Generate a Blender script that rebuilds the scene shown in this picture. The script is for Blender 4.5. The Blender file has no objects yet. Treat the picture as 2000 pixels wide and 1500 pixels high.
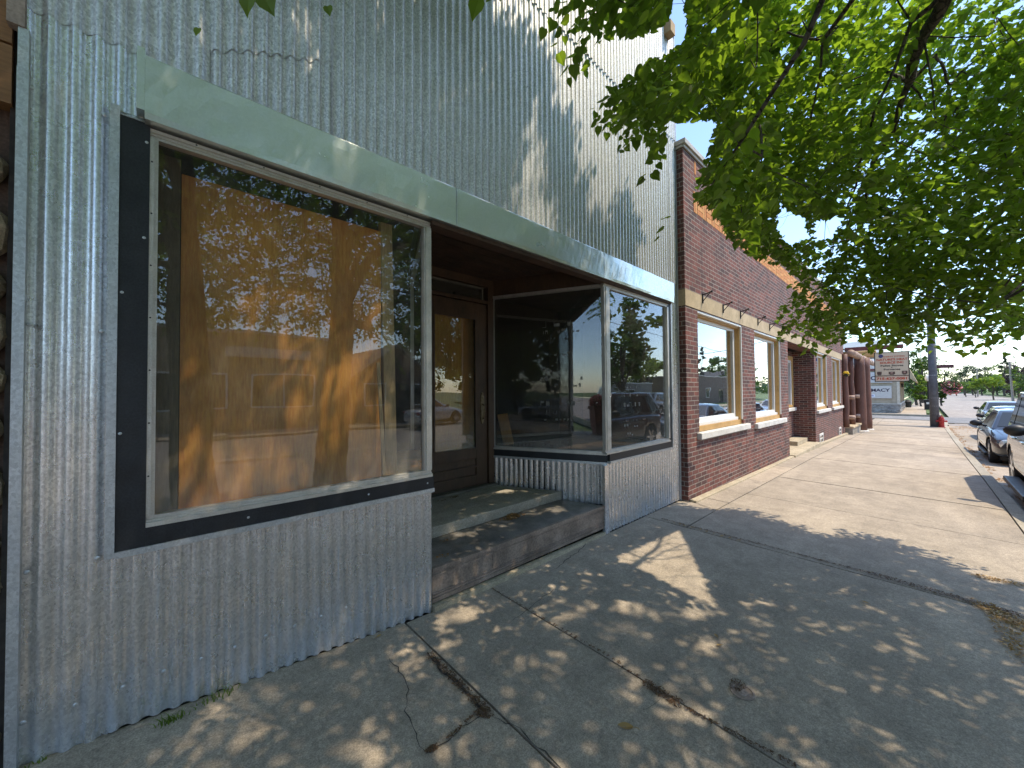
import bpy, bmesh, math, random
import numpy as np
from mathutils import Vector, Matrix
R = math.radians
rng = random.Random(7)
npr = np.random.default_rng(7)
scene = bpy.context.scene
COL = scene.collection

# ------------------------------------------------------------------ camera
FPX, YAW, PITCH, ROLL, CAMH = 745.4, R(47.104), R(1.1537), R(-0.4289), 1.57
FW = Vector((math.cos(YAW)*math.cos(PITCH), math.sin(YAW)*math.cos(PITCH), math.sin(PITCH)))
_rt = Vector((math.sin(YAW), -math.cos(YAW), 0)); _up = _rt.cross(FW)
RT = math.cos(ROLL)*_rt + math.sin(ROLL)*_up
UP = -math.sin(ROLL)*_rt + math.cos(ROLL)*_up
CAM = Vector((0, 0, CAMH))
cd = bpy.data.cameras.new('camera'); cam = bpy.data.objects.new('camera', cd); COL.objects.link(cam)
cam.matrix_world = Matrix(((RT.x, UP.x, -FW.x, 0), (RT.y, UP.y, -FW.y, 0), (RT.z, UP.z, -FW.z, CAMH), (0, 0, 0, 1)))
cd.sensor_width = 36; cd.lens = 36*FPX/2000; cd.clip_start = 0.05; cd.clip_end = 3000
scene.camera = cam

# ground heights --------------------------------------------------------
GT = [(-40, .2), (-6, .18), (-.43, .135), (1.44, 0.0), (5.5, -.01), (11.5, -.11), (15, -.2), (21.6, -.36), (30, -.5), (2000, -.5)]
def gF(x):
    for (a, za), (b, zb) in zip(GT, GT[1:]):
        if x <= b: return za + (zb-za)*max(0, (x-a))/(b-a)
    return -.5
CURB = -.92
def gz(x, y):                      # sidewalk surface
    return gF(x) - .018*(2.42-max(y, CURB))
def rz(x, y):                      # road surface
    return gz(x, CURB) - .13 + .012*min(6.0, max(0, CURB-y))
def G(px, py, dz=0):               # where a line of sight meets the pavement
    d = FW + RT*(px-1000)/FPX - UP*(py-750)/FPX
    z = 0
    for _ in range(12):
        t = (z-CAMH)/d.z; p = CAM + d*t
        z = gz(p.x, p.y) if p.y > CURB else rz(p.x, p.y)
    return (p.x, p.y, z+dz)

# ------------------------------------------------------------------ objects
def tag(o, label=None, cat=None, group=None, kind=None):
    if label: o['label'] = label
    if cat: o['category'] = cat
    if group: o['group'] = group
    if kind: o['kind'] = kind
    return o
def thing(name, label, cat, loc=(0, 0, 0), rz_=0, group=None):
    o = bpy.data.objects.new(name, None); COL.objects.link(o)
    o.location = loc; o.rotation_euler = (0, 0, rz_); o.empty_display_size = .2
    return tag(o, label, cat, group)
def copy_tree(o, parent=None):
    c = o.copy(); COL.objects.link(c)
    if parent: c.parent = parent
    for ch in [x for x in COL.objects if x.parent == o]: copy_tree(ch, c)
    return c
def copy_thing(o, loc, rz_=None, label=None, sc=None):
    c = copy_tree(o); c.location = loc
    if rz_ is not None: c.rotation_euler = (0, 0, rz_)
    if label: c['label'] = label
    if sc: c.scale = sc
    return c

class MB:
    """collects shapes, builds ONE mesh object"""
    def __init__(s): s.v = []; s.f = []; s.mi = []; s.m = 0
    def add(s, vs, fs):
        n = len(s.v); s.v += [tuple(p) for p in vs]
        for f in fs: s.f.append([i+n for i in f]); s.mi.append(s.m)
        return s
    def box(s, x0, y0, z0, x1, y1, z1):
        if x0 > x1: x0, x1 = x1, x0
        if y0 > y1: y0, y1 = y1, y0
        if z0 > z1: z0, z1 = z1, z0
        return s.add([(x0,y0,z0),(x1,y0,z0),(x1,y1,z0),(x0,y1,z0),(x0,y0,z1),(x1,y0,z1),(x1,y1,z1),(x0,y1,z1)],
              [(0,3,2,1),(4,5,6,7),(0,1,5,4),(1,2,6,5),(2,3,7,6),(3,0,4,7)])
    def bar(s, a, b, w, h, up=(0, 0, 1)):
        a = Vector(a); b = Vector(b); d = (b-a).normalized(); u = Vector(up)
        x = d.cross(u)
        if x.length < 1e-4: x = d.cross(Vector((1, 0, 0)))
        x.normalize(); u = x.cross(d)
        vs = [p + x*(sx*w/2) + u*(su*h/2) for p in (a, b) for sx, su in ((-1,-1),(1,-1),(1,1),(-1,1))]
        return s.add(vs, [(0,1,2,3),(7,6,5,4),(0,4,5,1),(1,5,6,2),(2,6,7,3),(3,7,4,0)])
    def prism(s, poly, z0, z1):      # poly of (x,y), vertical extrusion; z may be functions
        n = len(poly)
        f0 = z0 if callable(z0) else (lambda x, y: z0)
        f1 = z1 if callable(z1) else (lambda x, y: z1)
        vs = [(x, y, f0(x, y)) for x, y in poly] + [(x, y, f1(x, y)) for x, y in poly]
        fs = [tuple(range(n-1, -1, -1)), tuple(range(n, 2*n))] + [(i, (i+1) % n, n+(i+1) % n, n+i) for i in range(n)]
        return s.add(vs, fs)
    def tube(s, pts, rad, n=8, cap=True):
        pts = [Vector(p) for p in pts]; k = len(pts)
        if not hasattr(rad, '__len__'): rad = [rad]*k
        vs = []; ref = None
        for i, p in enumerate(pts):
            d = (pts[min(i+1, k-1)] - pts[max(i-1, 0)]).normalized()
            if ref is None:
                ref = Vector((0, 0, 1)) if abs(d.z) < .9 else Vector((1, 0, 0))
            x = d.cross(ref)
            if x.length < 1e-5: x = d.orthogonal()
            x.normalize(); y = d.cross(x); ref = x.cross(d)
            for j in range(n):
                a = 2*math.pi*j/n
                vs.append(p + (x*math.cos(a) + y*math.sin(a))*rad[i])
        fs = [(i*n+j, i*n+(j+1) % n, (i+1)*n+(j+1) % n, (i+1)*n+j) for i in range(k-1) for j in range(n)]
        if cap: fs += [tuple(range(n-1, -1, -1)), tuple(range((k-1)*n, k*n))]
        return s.add(vs, fs)
    def lathe(s, prof, c=(0, 0, 0), n=16, axis='z'):
        vs = []
        for r, h in prof:
            for j in range(n):
                a = 2*math.pi*j/n; u, v = r*math.cos(a), r*math.sin(a)
                p = {'z': (u, v, h), 'y': (u, h, v), 'x': (h, u, v)}[axis]
                vs.append((c[0]+p[0], c[1]+p[1], c[2]+p[2]))
        k = len(prof)
        fs = [(i*n+j, i*n+(j+1) % n, (i+1)*n+(j+1) % n, (i+1)*n+j) for i in range(k-1) for j in range(n)]
        if prof[0][0] > 1e-6: fs.append(tuple(range(n-1, -1, -1)))
        if prof[-1][0] > 1e-6: fs.append(tuple(range((k-1)*n, k*n)))
        return s.add(vs, fs)
    def ell(s, c, r, n=12, m=8, jit=0):
        vs = []
        for i in range(m+1):
            t = math.pi*i/m
            for j in range(n):
                a = 2*math.pi*j/n; q = 1 + (rng.uniform(-jit, jit) if jit else 0)
                vs.append((c[0]+r[0]*q*math.sin(t)*math.cos(a), c[1]+r[1]*q*math.sin(t)*math.sin(a), c[2]+r[2]*q*math.cos(t)))
        fs = [(i*n+j, (i+1)*n+j, (i+1)*n+(j+1) % n, i*n+(j+1) % n) for i in range(m) for j in range(n)]
        return s.add(vs, fs)
    def build(s, name, mat, parent=None, smooth=False, bevel=0, at=None):
        me = bpy.data.meshes.new(name)
        me.from_pydata(s.v, [], s.f)
        for m in (mat if isinstance(mat, (list, tuple)) else [mat]): me.materials.append(m)
        if any(s.mi): me.polygons.foreach_set('material_index', s.mi)
        if smooth: me.polygons.foreach_set('use_smooth', [True]*len(s.f))
        me.validate(); me.update()
        o = bpy.data.objects.new(name, me); COL.objects.link(o)
        if parent:
            o.parent = parent
            if at is None: o.location = (0, 0, 0)
            else: o.location = Vector(at)
        elif at is not None: o.location = at
        if bevel:
            b = o.modifiers.new('bevel', 'BEVEL'); b.width = bevel; b.segments = 2; b.limit_method = 'ANGLE'
        return o

# ------------------------------------------------------------------ materials
class NT:
    def __init__(s, name):
        s.m = bpy.data.materials.new(name); s.m.use_nodes = True
        s.t = s.m.node_tree; s.t.nodes.clear()
        s.out = s.t.nodes.new('ShaderNodeOutputMaterial')
    def n(s, typ, _p=None, **inp):
        nd = s.t.nodes.new('ShaderNode'+typ)
        for k, v in (_p or {}).items(): setattr(nd, k, v)
        for k, v in inp.items():
            key = int(k[1:]) if k[0] == 'i' and k[1:].isdigit() else k.replace('_', ' ')
            s.set(nd.inputs[key], v)
        return nd
    def set(s, sock, v):
        if isinstance(v, bpy.types.NodeSocket): s.t.links.new(v, sock)
        elif isinstance(v, (tuple, list)) and sock.type == 'RGBA' and len(v) == 3: sock.default_value = (*v, 1)
        else: sock.default_value = v
    def obj(s): return s.n('TexCoord').outputs['Object']
    def scale(s, vec, sx, sy, sz):
        return s.n('Mapping', None, Vector=vec, Scale=(sx, sy, sz)).outputs[0]
    def noise(s, vec, scale, detail=4, rough=.55, dist=0):
        return s.n('TexNoise', None, Vector=vec, Scale=scale, Detail=detail, Roughness=rough, Distortion=dist).outputs[0]
    def ramp(s, fac, stops, interp='LINEAR'):
        r = s.n('ValToRGB', None, Fac=fac); cr = r.color_ramp; cr.interpolation = interp
        while len(cr.elements) < len(stops): cr.elements.new(.5)
        for e, (p, c) in zip(cr.elements, stops):
            e.position = p; e.color = (*c, 1) if isinstance(c, (tuple, list)) else (c, c, c, 1)
        return r.outputs[0]
    def mix(s, fac, a, b, mode='MIX'):
        nd = s.n('Mix', dict(data_type='RGBA', blend_type=mode))
        s.set(nd.inputs[0], fac); s.set(nd.inputs[6], a); s.set(nd.inputs[7], b)
        return nd.outputs[2]
    def math(s, op, a, b=0.0, c=0.0):
        nd = s.n('Math', dict(operation=op)); s.set(nd.inputs[0], a); s.set(nd.inputs[1], b); s.set(nd.inputs[2], c)
        return nd.outputs[0]
    def bsdf(s, base, rough=.6, metal=0., normal=None, **kw):
        nd = s.n('BsdfPrincipled'); s.set(nd.inputs['Base Color'], base); s.set(nd.inputs['Roughness'], rough); s.set(nd.inputs['Metallic'], metal)
        if normal is not None: s.set(nd.inputs['Normal'], normal)
        for k, v in kw.items(): s.set(nd.inputs[k.replace('_', ' ')], v)
        return nd.outputs[0]
    def bump(s, h, strength=.3, dist=.01):
        return s.n('Bump', None, Height=h, Strength=strength, Distance=dist).outputs[0]
    def done(s, sh):
        s.t.links.new(sh, s.out.inputs[0]); return s.m

def plain(name, col, rough=.6, metal=0., var=.18, sc=6., bump=.1, **kw):
    """paint / plastic / metal with slight uneven wear"""
    t = NT(name); v = t.obj()
    n = t.noise(v, sc, 5); f = t.noise(v, sc*14, 3)
    c = t.mix(t.ramp(n, [(.3, 0.), (.7, 1.)]), tuple(x*(1-var) for x in col), tuple(min(1, x*(1+var)) for x in col))
    c = t.mix(.45*min(1, var*4), c, t.ramp(f, [(.35, .25), (.65, .75)]), 'OVERLAY')
    r = t.math('MULTIPLY_ADD', n, .2, rough-.1)
    return t.done(t.bsdf(c, r, metal, t.bump(f, bump, .004), **kw))

def concrete(name, a, b, island=True, bump=.35, joints=False, agg=.5):
    t = NT(name); v = t.obj()
    big = t.noise(v, .7, 5, .6); mid = t.noise(v, 5, 6, .65); fine = t.noise(v, 160, 3, .6); fine2 = t.noise(v, 45, 4, .65)
    c = t.mix(t.ramp(big, [(.35, 0.), (.68, 1.)]), a, b)
    c = t.mix(t.ramp(mid, [(.35, .6), (.62, 0.)]), c, tuple(x*.68 for x in a))
    sp_ = t.n('TexVoronoi', None, Vector=v, Scale=2.3); c = t.mix(t.ramp(sp_.outputs['Distance'], [(.05, .45), (.16, 0.)]), c, tuple(x*.6 for x in a))
    wv = t.noise(t.scale(v, .35, 1.6, 1), 1.1, 5, .65); c = t.mix(t.ramp(wv, [(.52, 0.), (.7, .4)]), c, tuple(min(1, x*1.22) for x in b))
    c = t.mix(.55*agg*2*.5, c, t.ramp(fine2, [(.35, .2), (.66, .8)]), 'OVERLAY')
    c = t.mix(agg, c, t.ramp(fine, [(.3, .15), (.7, .85)]), 'OVERLAY')
    vor = t.n('TexVoronoi', None, Vector=v, Scale=95.); 
    ag = t.mix(t.n('RGBToBW', None, Color=vor.outputs['Color']).outputs[0], (.09, .08, .07), (.55, .49, .41))
    c = t.mix(t.ramp(vor.outputs['Distance'], [(.10, .55*agg), (.24, 0.)]), c, ag)
    if island:
        ri = t.n('NewGeometry').outputs['Random Per Island']
        c = t.mix(.42, c, t.ramp(ri, [(0., (.36, .35, .34)), (.5, (.5, .49, .48)), (1., (.62, .58, .54))]), 'OVERLAY')
    h = t.math('ADD', t.math('MULTIPLY', fine, .6), t.math('MULTIPLY', fine2, .7))
    return t.done(t.bsdf(c, .88, 0, t.bump(h, bump, .004)))

M = {}
M['walk'] = concrete('sidewalk_concrete', (.345, .288, .22), (.445, .372, .285))
M['kerb'] = concrete('kerb_concrete', (.36, .32, .25), (.45, .40, .31))
M['step'] = concrete('step_concrete', (.37, .325, .25), (.47, .415, .325), island=False, bump=.6)
M['road'] = concrete('old_asphalt', (.30, .265, .235), (.38, .335, .29), island=False, agg=.4)
M['cross'] = concrete('dark_asphalt', (.19, .185, .18), (.26, .25, .24), island=False)
M['foundation'] = concrete('foundation_concrete', (.40, .33, .22), (.5, .42, .29), island=False)
M['stone_band'] = concrete('stone_lintel', (.50, .39, .24), (.58, .46, .30), island=False, bump=.2, agg=.3)
M['soil'] = plain('dark_soil', (.055, .046, .036), .95, var=.5, sc=30, bump=.8)
M['earth'] = plain('earth', (.06, .055, .045), .95, var=.4, sc=3)
M['grass'] = plain('grass_ground', (.09, .13, .035), .9, var=.5, sc=2.5, bump=.6)

def galvanised(name, dark=.2, light=.62, metal=.8, rough=.4, tint=(1, 1, 1), streak=True):
    t = NT(name); v = t.obj()
    sp = t.n('TexVoronoi', None, Vector=t.scale(v, 1, 1, .8), Scale=120.).outputs['Color']
    sp = t.n('RGBToBW', None, Color=sp).outputs[0]
    sp2 = t.noise(v, 330, 2, .5)
    pat = t.noise(v, 7, 5, .6)
    f = t.math('ADD', t.math('MULTIPLY', sp, .45), t.math('MULTIPLY', sp2, .62))
    k = t.ramp(f, [(.32, dark), (.78, light)])
    k = t.mix(t.ramp(pat, [(.3, .0), (.7, .3)]), k, (dark*1.05, dark*1.02, dark*.98))
    c = t.mix(1., k, tint, 'MULTIPLY')
    if streak:
        ru = t.noise(t.scale(v, 22, 22, .7), 2.1, 5, .6); c = t.mix(t.math('MULTIPLY', t.ramp(ru, [(.62, 0.), (.76, .55)]), t.ramp(t.noise(v, 2.1, 3), [(.45, 0.), (.62, 1.)])), c, (.30, .215, .15))
        st = t.noise(t.scale(v, 9, 9, .55), 3.2, 6, .62)
        low = t.n('SeparateXYZ', None, Vector=v).outputs[2]
        lw = t.math('MULTIPLY', t.ramp(low, [(0., 1.), (.5, 0.)]), t.ramp(t.noise(t.scale(v, 6, 6, 1.2), 4, 5), [(.35, 0.), (.65, .75)]))
        w = t.math('MAXIMUM', t.math('MULTIPLY', t.ramp(st, [(.64, 0.), (.74, .8)]), t.ramp(t.noise(v, 1.6, 3), [(.42, 0.), (.6, 1.)])), lw)
        c = t.mix(w, c, (.47, .52, .60))
        mt = t.math('MULTIPLY_ADD', w, -metal*.8, metal)
    else: mt = metal
    r = t.math('MULTIPLY_ADD', pat, .12, rough-.05)
    return t.done(t.bsdf(c, r, mt, t.bump(t.math('ADD', sp2, t.math('MULTIPLY', pat, 3.)), .12, .003)))
M['corr'] = galvanised('weathered_corrugated_steel', .46, .98, .66, .43, (1., .985, .965))
M['corr_low'] = galvanised('spangled_corrugated_steel', .56, 1., .80, .27, (1., .985, .965))
M['flash'] = galvanised('bright_flashing', .48, .74, .65, .36, (.97, 1, 1.02), False)
M['fascia'] = galvanised('fascia_metal', .78, .88, .70, .24, (.93, 1.0, .94), False)
M['alu'] = plain('aluminium_frame', (.60, .56, .50), .42, .55, .12, 12)
M['black'] = plain('black_trim_metal', (.022, .023, .026), .42, .15, .3, 9, .15)
M['white'] = plain('white_vinyl', (.78, .77, .73), .45, 0, .06, 8)
M['sillstone'] = concrete('painted_stone_sill', (.66, .63, .57), (.78, .75, .69), island=False, agg=.25)
M['iron'] = plain('dark_iron', (.03, .028, .026), .6, .4, .3, 20)
M['rust'] = plain('brown_rusted_plate', (.25, .195, .155), .5, .2, .5, 5, .3)
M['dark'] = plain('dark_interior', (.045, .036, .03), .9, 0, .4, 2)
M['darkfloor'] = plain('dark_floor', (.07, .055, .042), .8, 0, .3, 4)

def timber(name, a, b, axis='z', scale=1., rough=.65, ply=False, grain=1., dirt=.0):
    t = NT(name); v = t.obj()
    s = {'x': (.12, 1, 1), 'y': (1, .12, 1), 'z': (1, 1, .12)}[axis]
    w = t.scale(v, *(q*scale for q in s))
    n1 = t.noise(w, 7 if not ply else 3.2, 5, .6, 1.2)
    if ply:
        rings = t.math('FRACT', t.math('MULTIPLY', n1, 13.))
        g = t.ramp(rings, [(0., .2), (.5, .8), (1., .2)])
    else:
        g = t.ramp(t.noise(w, 42, 4, .7, .6), [(.3, 0.), (.7, 1.)])
    fib = t.noise(t.scale(v, *(q*scale*5 for q in s)), 22, 3)
    c = t.mix(t.math('MULTIPLY_ADD', g, .55*grain, .25), a, b)
    c = t.mix(.4, c, t.ramp(fib, [(.3, .25), (.7, .75)]), 'OVERLAY')
    c = t.mix(t.ramp(t.noise(v, 2.2*scale, 4), [(.45, 0.), (.75, .5)]), c, tuple(x*.5 for x in a))
    if dirt:
        c = t.mix(t.ramp(t.noise(t.scale(v, 1, 1, .5), 4, 6, .7), [(.45, 0.), (.66, dirt)]), c, (.03, .022, .016))
    return t.done(t.bsdf(c, rough, 0, t.bump(fib, .25, .003)))
M['ply'] = timber('orange_plywood', (.56, .215, .03), (.78, .365, .085), 'z', 1.0, .6, True, .75, .35)
M['ply_grey'] = timber('grey_board', (.13, .10, .065), (.2, .155, .1), 'z', 1.0, .7, False, .8, .3)
M['lumber'] = timber('pale_lumber', (.36, .24, .11), (.48, .33, .17), 'z', 1.2, .7)
M['doorwood'] = timber('worn_door_wood', (.055, .03, .016), (.15, .085, .045), 'z', 1.3, .5, False, .8, .55)
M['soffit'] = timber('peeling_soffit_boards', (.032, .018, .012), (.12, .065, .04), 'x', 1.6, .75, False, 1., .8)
M['greywood'] = timber('weathered_grey_wood', (.13, .115, .085), (.22, .20, .15), 'x', 1.4, .8, False, .8, .5)
M['orangewood'] = timber('new_wood_casing', (.47, .27, .085), (.58, .36, .14), 'z', 1.5, .6)
M['log'] = timber('stained_log', (.105, .042, .03), (.21, .095, .065), 'z', .8, .6, False, .8, .3)
M['logend'] = plain('pale_log_end', (.6, .46, .38), .7, 0, .12, 20)
M['paleLog'] = timber('pale_log_beam', (.38, .24, .17), (.52, .36, .27), 'x', .8, .6, False, .8, .15)
M['board_left'] = timber('brown_wall_boards', (.24, .115, .042), (.36, .185, .075), 'x', 1., .7, False, 1., .2)
def bark():
    t = NT('bark'); v = t.obj(); w = t.scale(v, 1, 1, .28)
    r1 = t.n('TexVoronoi', dict(feature='DISTANCE_TO_EDGE'), Vector=t.n('VectorMath', dict(operation='MULTIPLY_ADD'), i0=t.n('TexNoise', None, Vector=w, Scale=14., Detail=4.).outputs[1], i1=(.09, .09, .09), i2=w).outputs[0], Scale=21.).outputs['Distance']
    g = t.ramp(r1, [(0., 0.), (.16, 1.)]); f = t.noise(w, 60, 5, .65); b = t.noise(v, 3, 4)
    c = t.mix(g, (.028, .021, .016), t.mix(f, (.075, .06, .047), (.16, .135, .11)))
    c = t.mix(t.ramp(b, [(.45, 0.), (.7, .4)]), c, (.09, .095, .07))
    return t.done(t.bsdf(c, .92, 0, t.bump(t.math('ADD', g, t.math('MULTIPLY', f, .6)), .9, .012)))
M['bark'] = bark()

def brick(name, c1, c2, mortar, rowh=.0677, bw=.213, dark=True):
    t = NT(name); v = t.obj()
    s = t.n('SeparateXYZ', None, Vector=v)
    u = t.math('SUBTRACT', s.outputs[0], s.outputs[1])
    vec = t.n('CombineXYZ', None, X=u, Y=s.outputs[2]).outputs[0]
    # slight wobble so the courses are not ruler straight
    wob = t.n('VectorMath', dict(operation='MULTIPLY_ADD'), i0=t.n('TexNoise', None, Vector=vec, Scale=9., Detail=3.).outputs[1], i1=(.006, .006, 0), i2=vec).outputs[0]
    b = t.n('TexBrick', dict(offset=.5, offset_frequency=2), Vector=wob, Color1=c1, Color2=c2, Mortar=(1, 1, 1), Scale=1., Mortar_Size=.0058, Mortar_Smooth=.25, Bias=0., Brick_Width=bw, Row_Height=rowh)
    fac = b.outputs['Fac']; col = b.outputs['Color']
    # per-brick second tint from a cell noise aligned with the bricks
    pat = t.noise(vec, 3.2, 4); fine = t.noise(vec, 120, 4, .6)
    col = t.mix(t.ramp(pat, [(.35, .0), (.7, .35)]), col, tuple(x*.55 for x in c2))
    col = t.mix(.55, col, t.ramp(fine, [(.3, .2), (.7, .8)]), 'OVERLAY')
    mo = t.mix(t.ramp(t.noise(vec, 2., 4), [(.35, 0.), (.65, 1.)]), mortar, tuple(x*.72 for x in mortar))
    c = t.mix(fac, col, mo)
    so = t.noise(t.scale(v, 4, 4, .35), 1.6, 6, .65); c = t.mix(t.ramp(so, [(.50, 0.), (.74, .5)]), c, tuple(x*.5 for x in c2))
    ef = t.noise(v, 1.9, 6, .7); c = t.mix(t.ramp(ef, [(.62, 0.), (.78, .22)]), c, (.5, .44, .38))
    h = t.math('MULTIPLY_ADD', t.math('SUBTRACT', 1., fac), 1.0, t.math('MULTIPLY', fine, .3))
    return t.done(t.bsdf(c, .82, 0, t.bump(h, .75, .006)))
M['brick'] = brick('red_brown_brick', (.235, .075, .052), (.078, .038, .033), (.35, .30, .25))
M['brick_tan'] = brick('tan_brick', (.40, .29, .18), (.33, .235, .145), (.45, .38, .28))
M['brick_red2'] = brick('dull_red_brick', (.17, .075, .055), (.12, .06, .045), (.3, .25, .22))
M['orange_brick'] = plain('orange_brick', (.56, .22, .065), .8, 0, .22, 25, .3)
M['orange_brick2'] = plain('pale_orange_brick', (.62, .30, .10), .8, 0, .2, 25, .3)
M['mortar'] = plain('mortar', (.45, .38, .3), .9)
M['coping'] = plain('parapet_coping', (.50, .46, .40), .6, .2, .2, 5)

def glass(name, tint=(.93, .95, .93), dirt=.06, boost=1.0, dirtcol=(.5, .48, .42), low=None):
    """window pane: clear body, mirror reflection by angle, a film of dust"""
    t = NT(name); v = t.obj()
    ge = t.n('NewGeometry')
    co = t.math('ABSOLUTE', t.n('VectorMath', dict(operation='DOT_PRODUCT'), i0=ge.outputs['Incoming'], i1=ge.outputs['Normal']).outputs['Value'])
    fr = t.math('MULTIPLY_ADD', t.math('POWER', t.math('SUBTRACT', 1., co), 5.), .957, .043)
    k = t.math('MINIMUM', t.math('MULTIPLY', fr, boost), 1.)
    wv = t.bump(t.noise(v, 1.3, 2), .035, .05)
    gl = t.n('BsdfGlossy', None, Color=(.97, .98, 1.), Roughness=0., Normal=wv).outputs[0]
    tr = t.n('BsdfTransparent', None, Color=tint).outputs[0]
    sh = t.n('MixShader', None, Fac=k); t.t.links.new(tr, sh.inputs[1]); t.t.links.new(gl, sh.inputs[2])
    df = t.n('BsdfDiffuse', None, Color=dirtcol).outputs[0]
    st = t.noise(t.scale(v, 1, 1, .22), 5, 6, .7); sm = t.noise(v, 2.6, 5, .65)
    d = t.math('MULTIPLY', t.ramp(st, [(.35, .35), (.75, 1.)]), t.ramp(sm, [(.3, .35), (.75, 1.5)]))
    if low is not None:
        z = t.n('SeparateXYZ', None, Vector=v).outputs[2]
        lw = t.n('MapRange', None, Value=z, i1=low, i2=low+.35, i3=1., i4=0.).outputs[0]
        d = t.math('ADD', d, t.math('MULTIPLY', t.math('POWER', lw, 2.), 2.5))
    d = t.math('MULTIPLY', d, dirt)
    s2 = t.n('MixShader', None, Fac=d); t.t.links.new(sh.outputs[0], s2.inputs[1]); t.t.links.new(df, s2.inputs[2])
    return t.done(s2.outputs[0])
M['glass'] = glass('display_window_glass', (.96, .97, .96), .055, 1.0, low=1.0)
M['glass_side'] = glass('side_window_glass', (.9, .92, .92), .05, 1.7, low=.9)
M['glass_new'] = glass('new_window_glass', (.88, .92, .95), .02, 2.6)
M['glass_door'] = glass('door_glass', (.93, .94, .9), .10, 1.5, low=.9)
def darkglass(name, col=(.012, .016, .02)):
    t = NT(name); return t.done(t.bsdf(col, .04, 0, None, Specular_IOR_Level=.5))
M['carglass'] = darkglass('car_glass', (.02, .028, .035))
M['farpane'] = darkglass('far_pane', (.03, .035, .04))
def carpaint(name, col, flake=.0):
    t = NT(name); v = t.obj()
    n = t.noise(v, 3, 4)
    c = t.mix(t.ramp(n, [(.3, 0.), (.7, 1.)]), tuple(x*.92 for x in col), tuple(x*1.06 for x in col))
    return t.done(t.bsdf(c, .28, .25, None, Coat_Weight=1., Coat_Roughness=.04))
M['rubber'] = plain('tyre_rubber', (.02, .02, .021), .85, 0, .3, 20)
M['chrome'] = plain('bright_metal', (.65, .65, .66), .2, 1., .08, 12, .02)
M['blackplastic'] = plain('black_plastic', (.018, .018, .02), .45, 0, .2, 12)
M['headlamp'] = plain('headlamp', (.72, .72, .70), .12, .4, .08, 30)
M['redlamp'] = plain('tail_lamp', (.35, .02, .02), .2, 0, .1)

def leafmat(name, dk, lt, trans=.5):
    t = NT(name)
    ri = t.n('NewGeometry').outputs['Random Per Island']
    c = t.ramp(ri, [(0., dk), (.55, tuple((a+b)/2 for a, b in zip(dk, lt))), (1., lt)])
    d = t.bsdf(c, .42, 0, None, Specular_IOR_Level=.35)
    tc = t.mix(1., c, (1.8, 1.8, .6), 'MULTIPLY')
    tl = t.n('BsdfTranslucent', None, Color=tc).outputs[0]
    mx = t.n('MixShader', None, Fac=trans); t.t.links.new(d, mx.inputs[1]); t.t.links.new(tl, mx.inputs[2])
    return t.done(mx.outputs[0])
M['leaf'] = leafmat('linden_leaf', (.085, .145, .024), (.215, .325, .05), .55)
M['leaf_dark'] = leafmat('dark_leaf', (.022, .05, .016), (.055, .10, .03), .3)
M['leaf_mid'] = leafmat('mid_leaf', (.045, .085, .022), (.09, .15, .04), .35)
M['leaf_lime'] = leafmat('lime_leaf', (.10, .17, .03), (.20, .27, .05), .4)
M['leaf_purple'] = leafmat('purple_leaf', (.04, .022, .035), (.085, .05, .07), .2)
M['needle'] = leafmat('needle', (.018, .042, .018), (.045, .08, .035), .15)
M['petal'] = leafmat('pink_petal', (.42, .10, .20), (.70, .32, .42), .3)
M['dryleaf'] = leafmat('dry_leaf', (.22, .10, .03), (.48, .26, .09), .2)
M['dryleaf_dark'] = leafmat('old_leaf', (.07, .04, .02), (.2, .11, .05), .1)
M['straw'] = leafmat('seed_litter', (.30, .17, .06), (.55, .36, .14), .15)
# ================================================================== GROUND
mb = MB()
def strip(mb, xs, ys, zf, skirt=0.0, dz=0.0):
    n = len(ys)
    vs = [(x, y, zf(x, y)+dz) for x in xs for y in ys]
    fs = [(i*n+j, (i+1)*n+j, (i+1)*n+j+1, i*n+j+1) for i in range(len(xs)-1) for j in range(n-1)]
    mb.add(vs, fs)
# one broad sheet of earth to the horizon
xs = [-300, -60, -20, -6, -3, -.43, 1.44, 5.5, 11.5, 15, 21.6, 30, 45, 80, 150, 300, 700, 1500]
strip(mb, xs, [-900, -300, -100, -40, -17.2], lambda x, y: gF(x) - .35 + (.04 if y < -20 else .15))
strip(mb, xs, [-17.2, 3.0], lambda x, y: gF(x) - .42)
strip(mb, xs, [3.0, 40, 120, 900], lambda x, y: gF(x) - .2)
tag(mb.build('ground', M['grass']), kind='structure')
# sidewalk bed (seen in the joints)
mb = MB()
xs = [-6, -3, -.43, 1.44, 5.5, 11.5, 15, 21.6, 30, 38.2]
strip(mb, xs, [CURB+.1, .8, 2.9], lambda x, y: gz(x, y)-.018)
tag(mb.build('ground', M['soil']), kind='structure')
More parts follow.
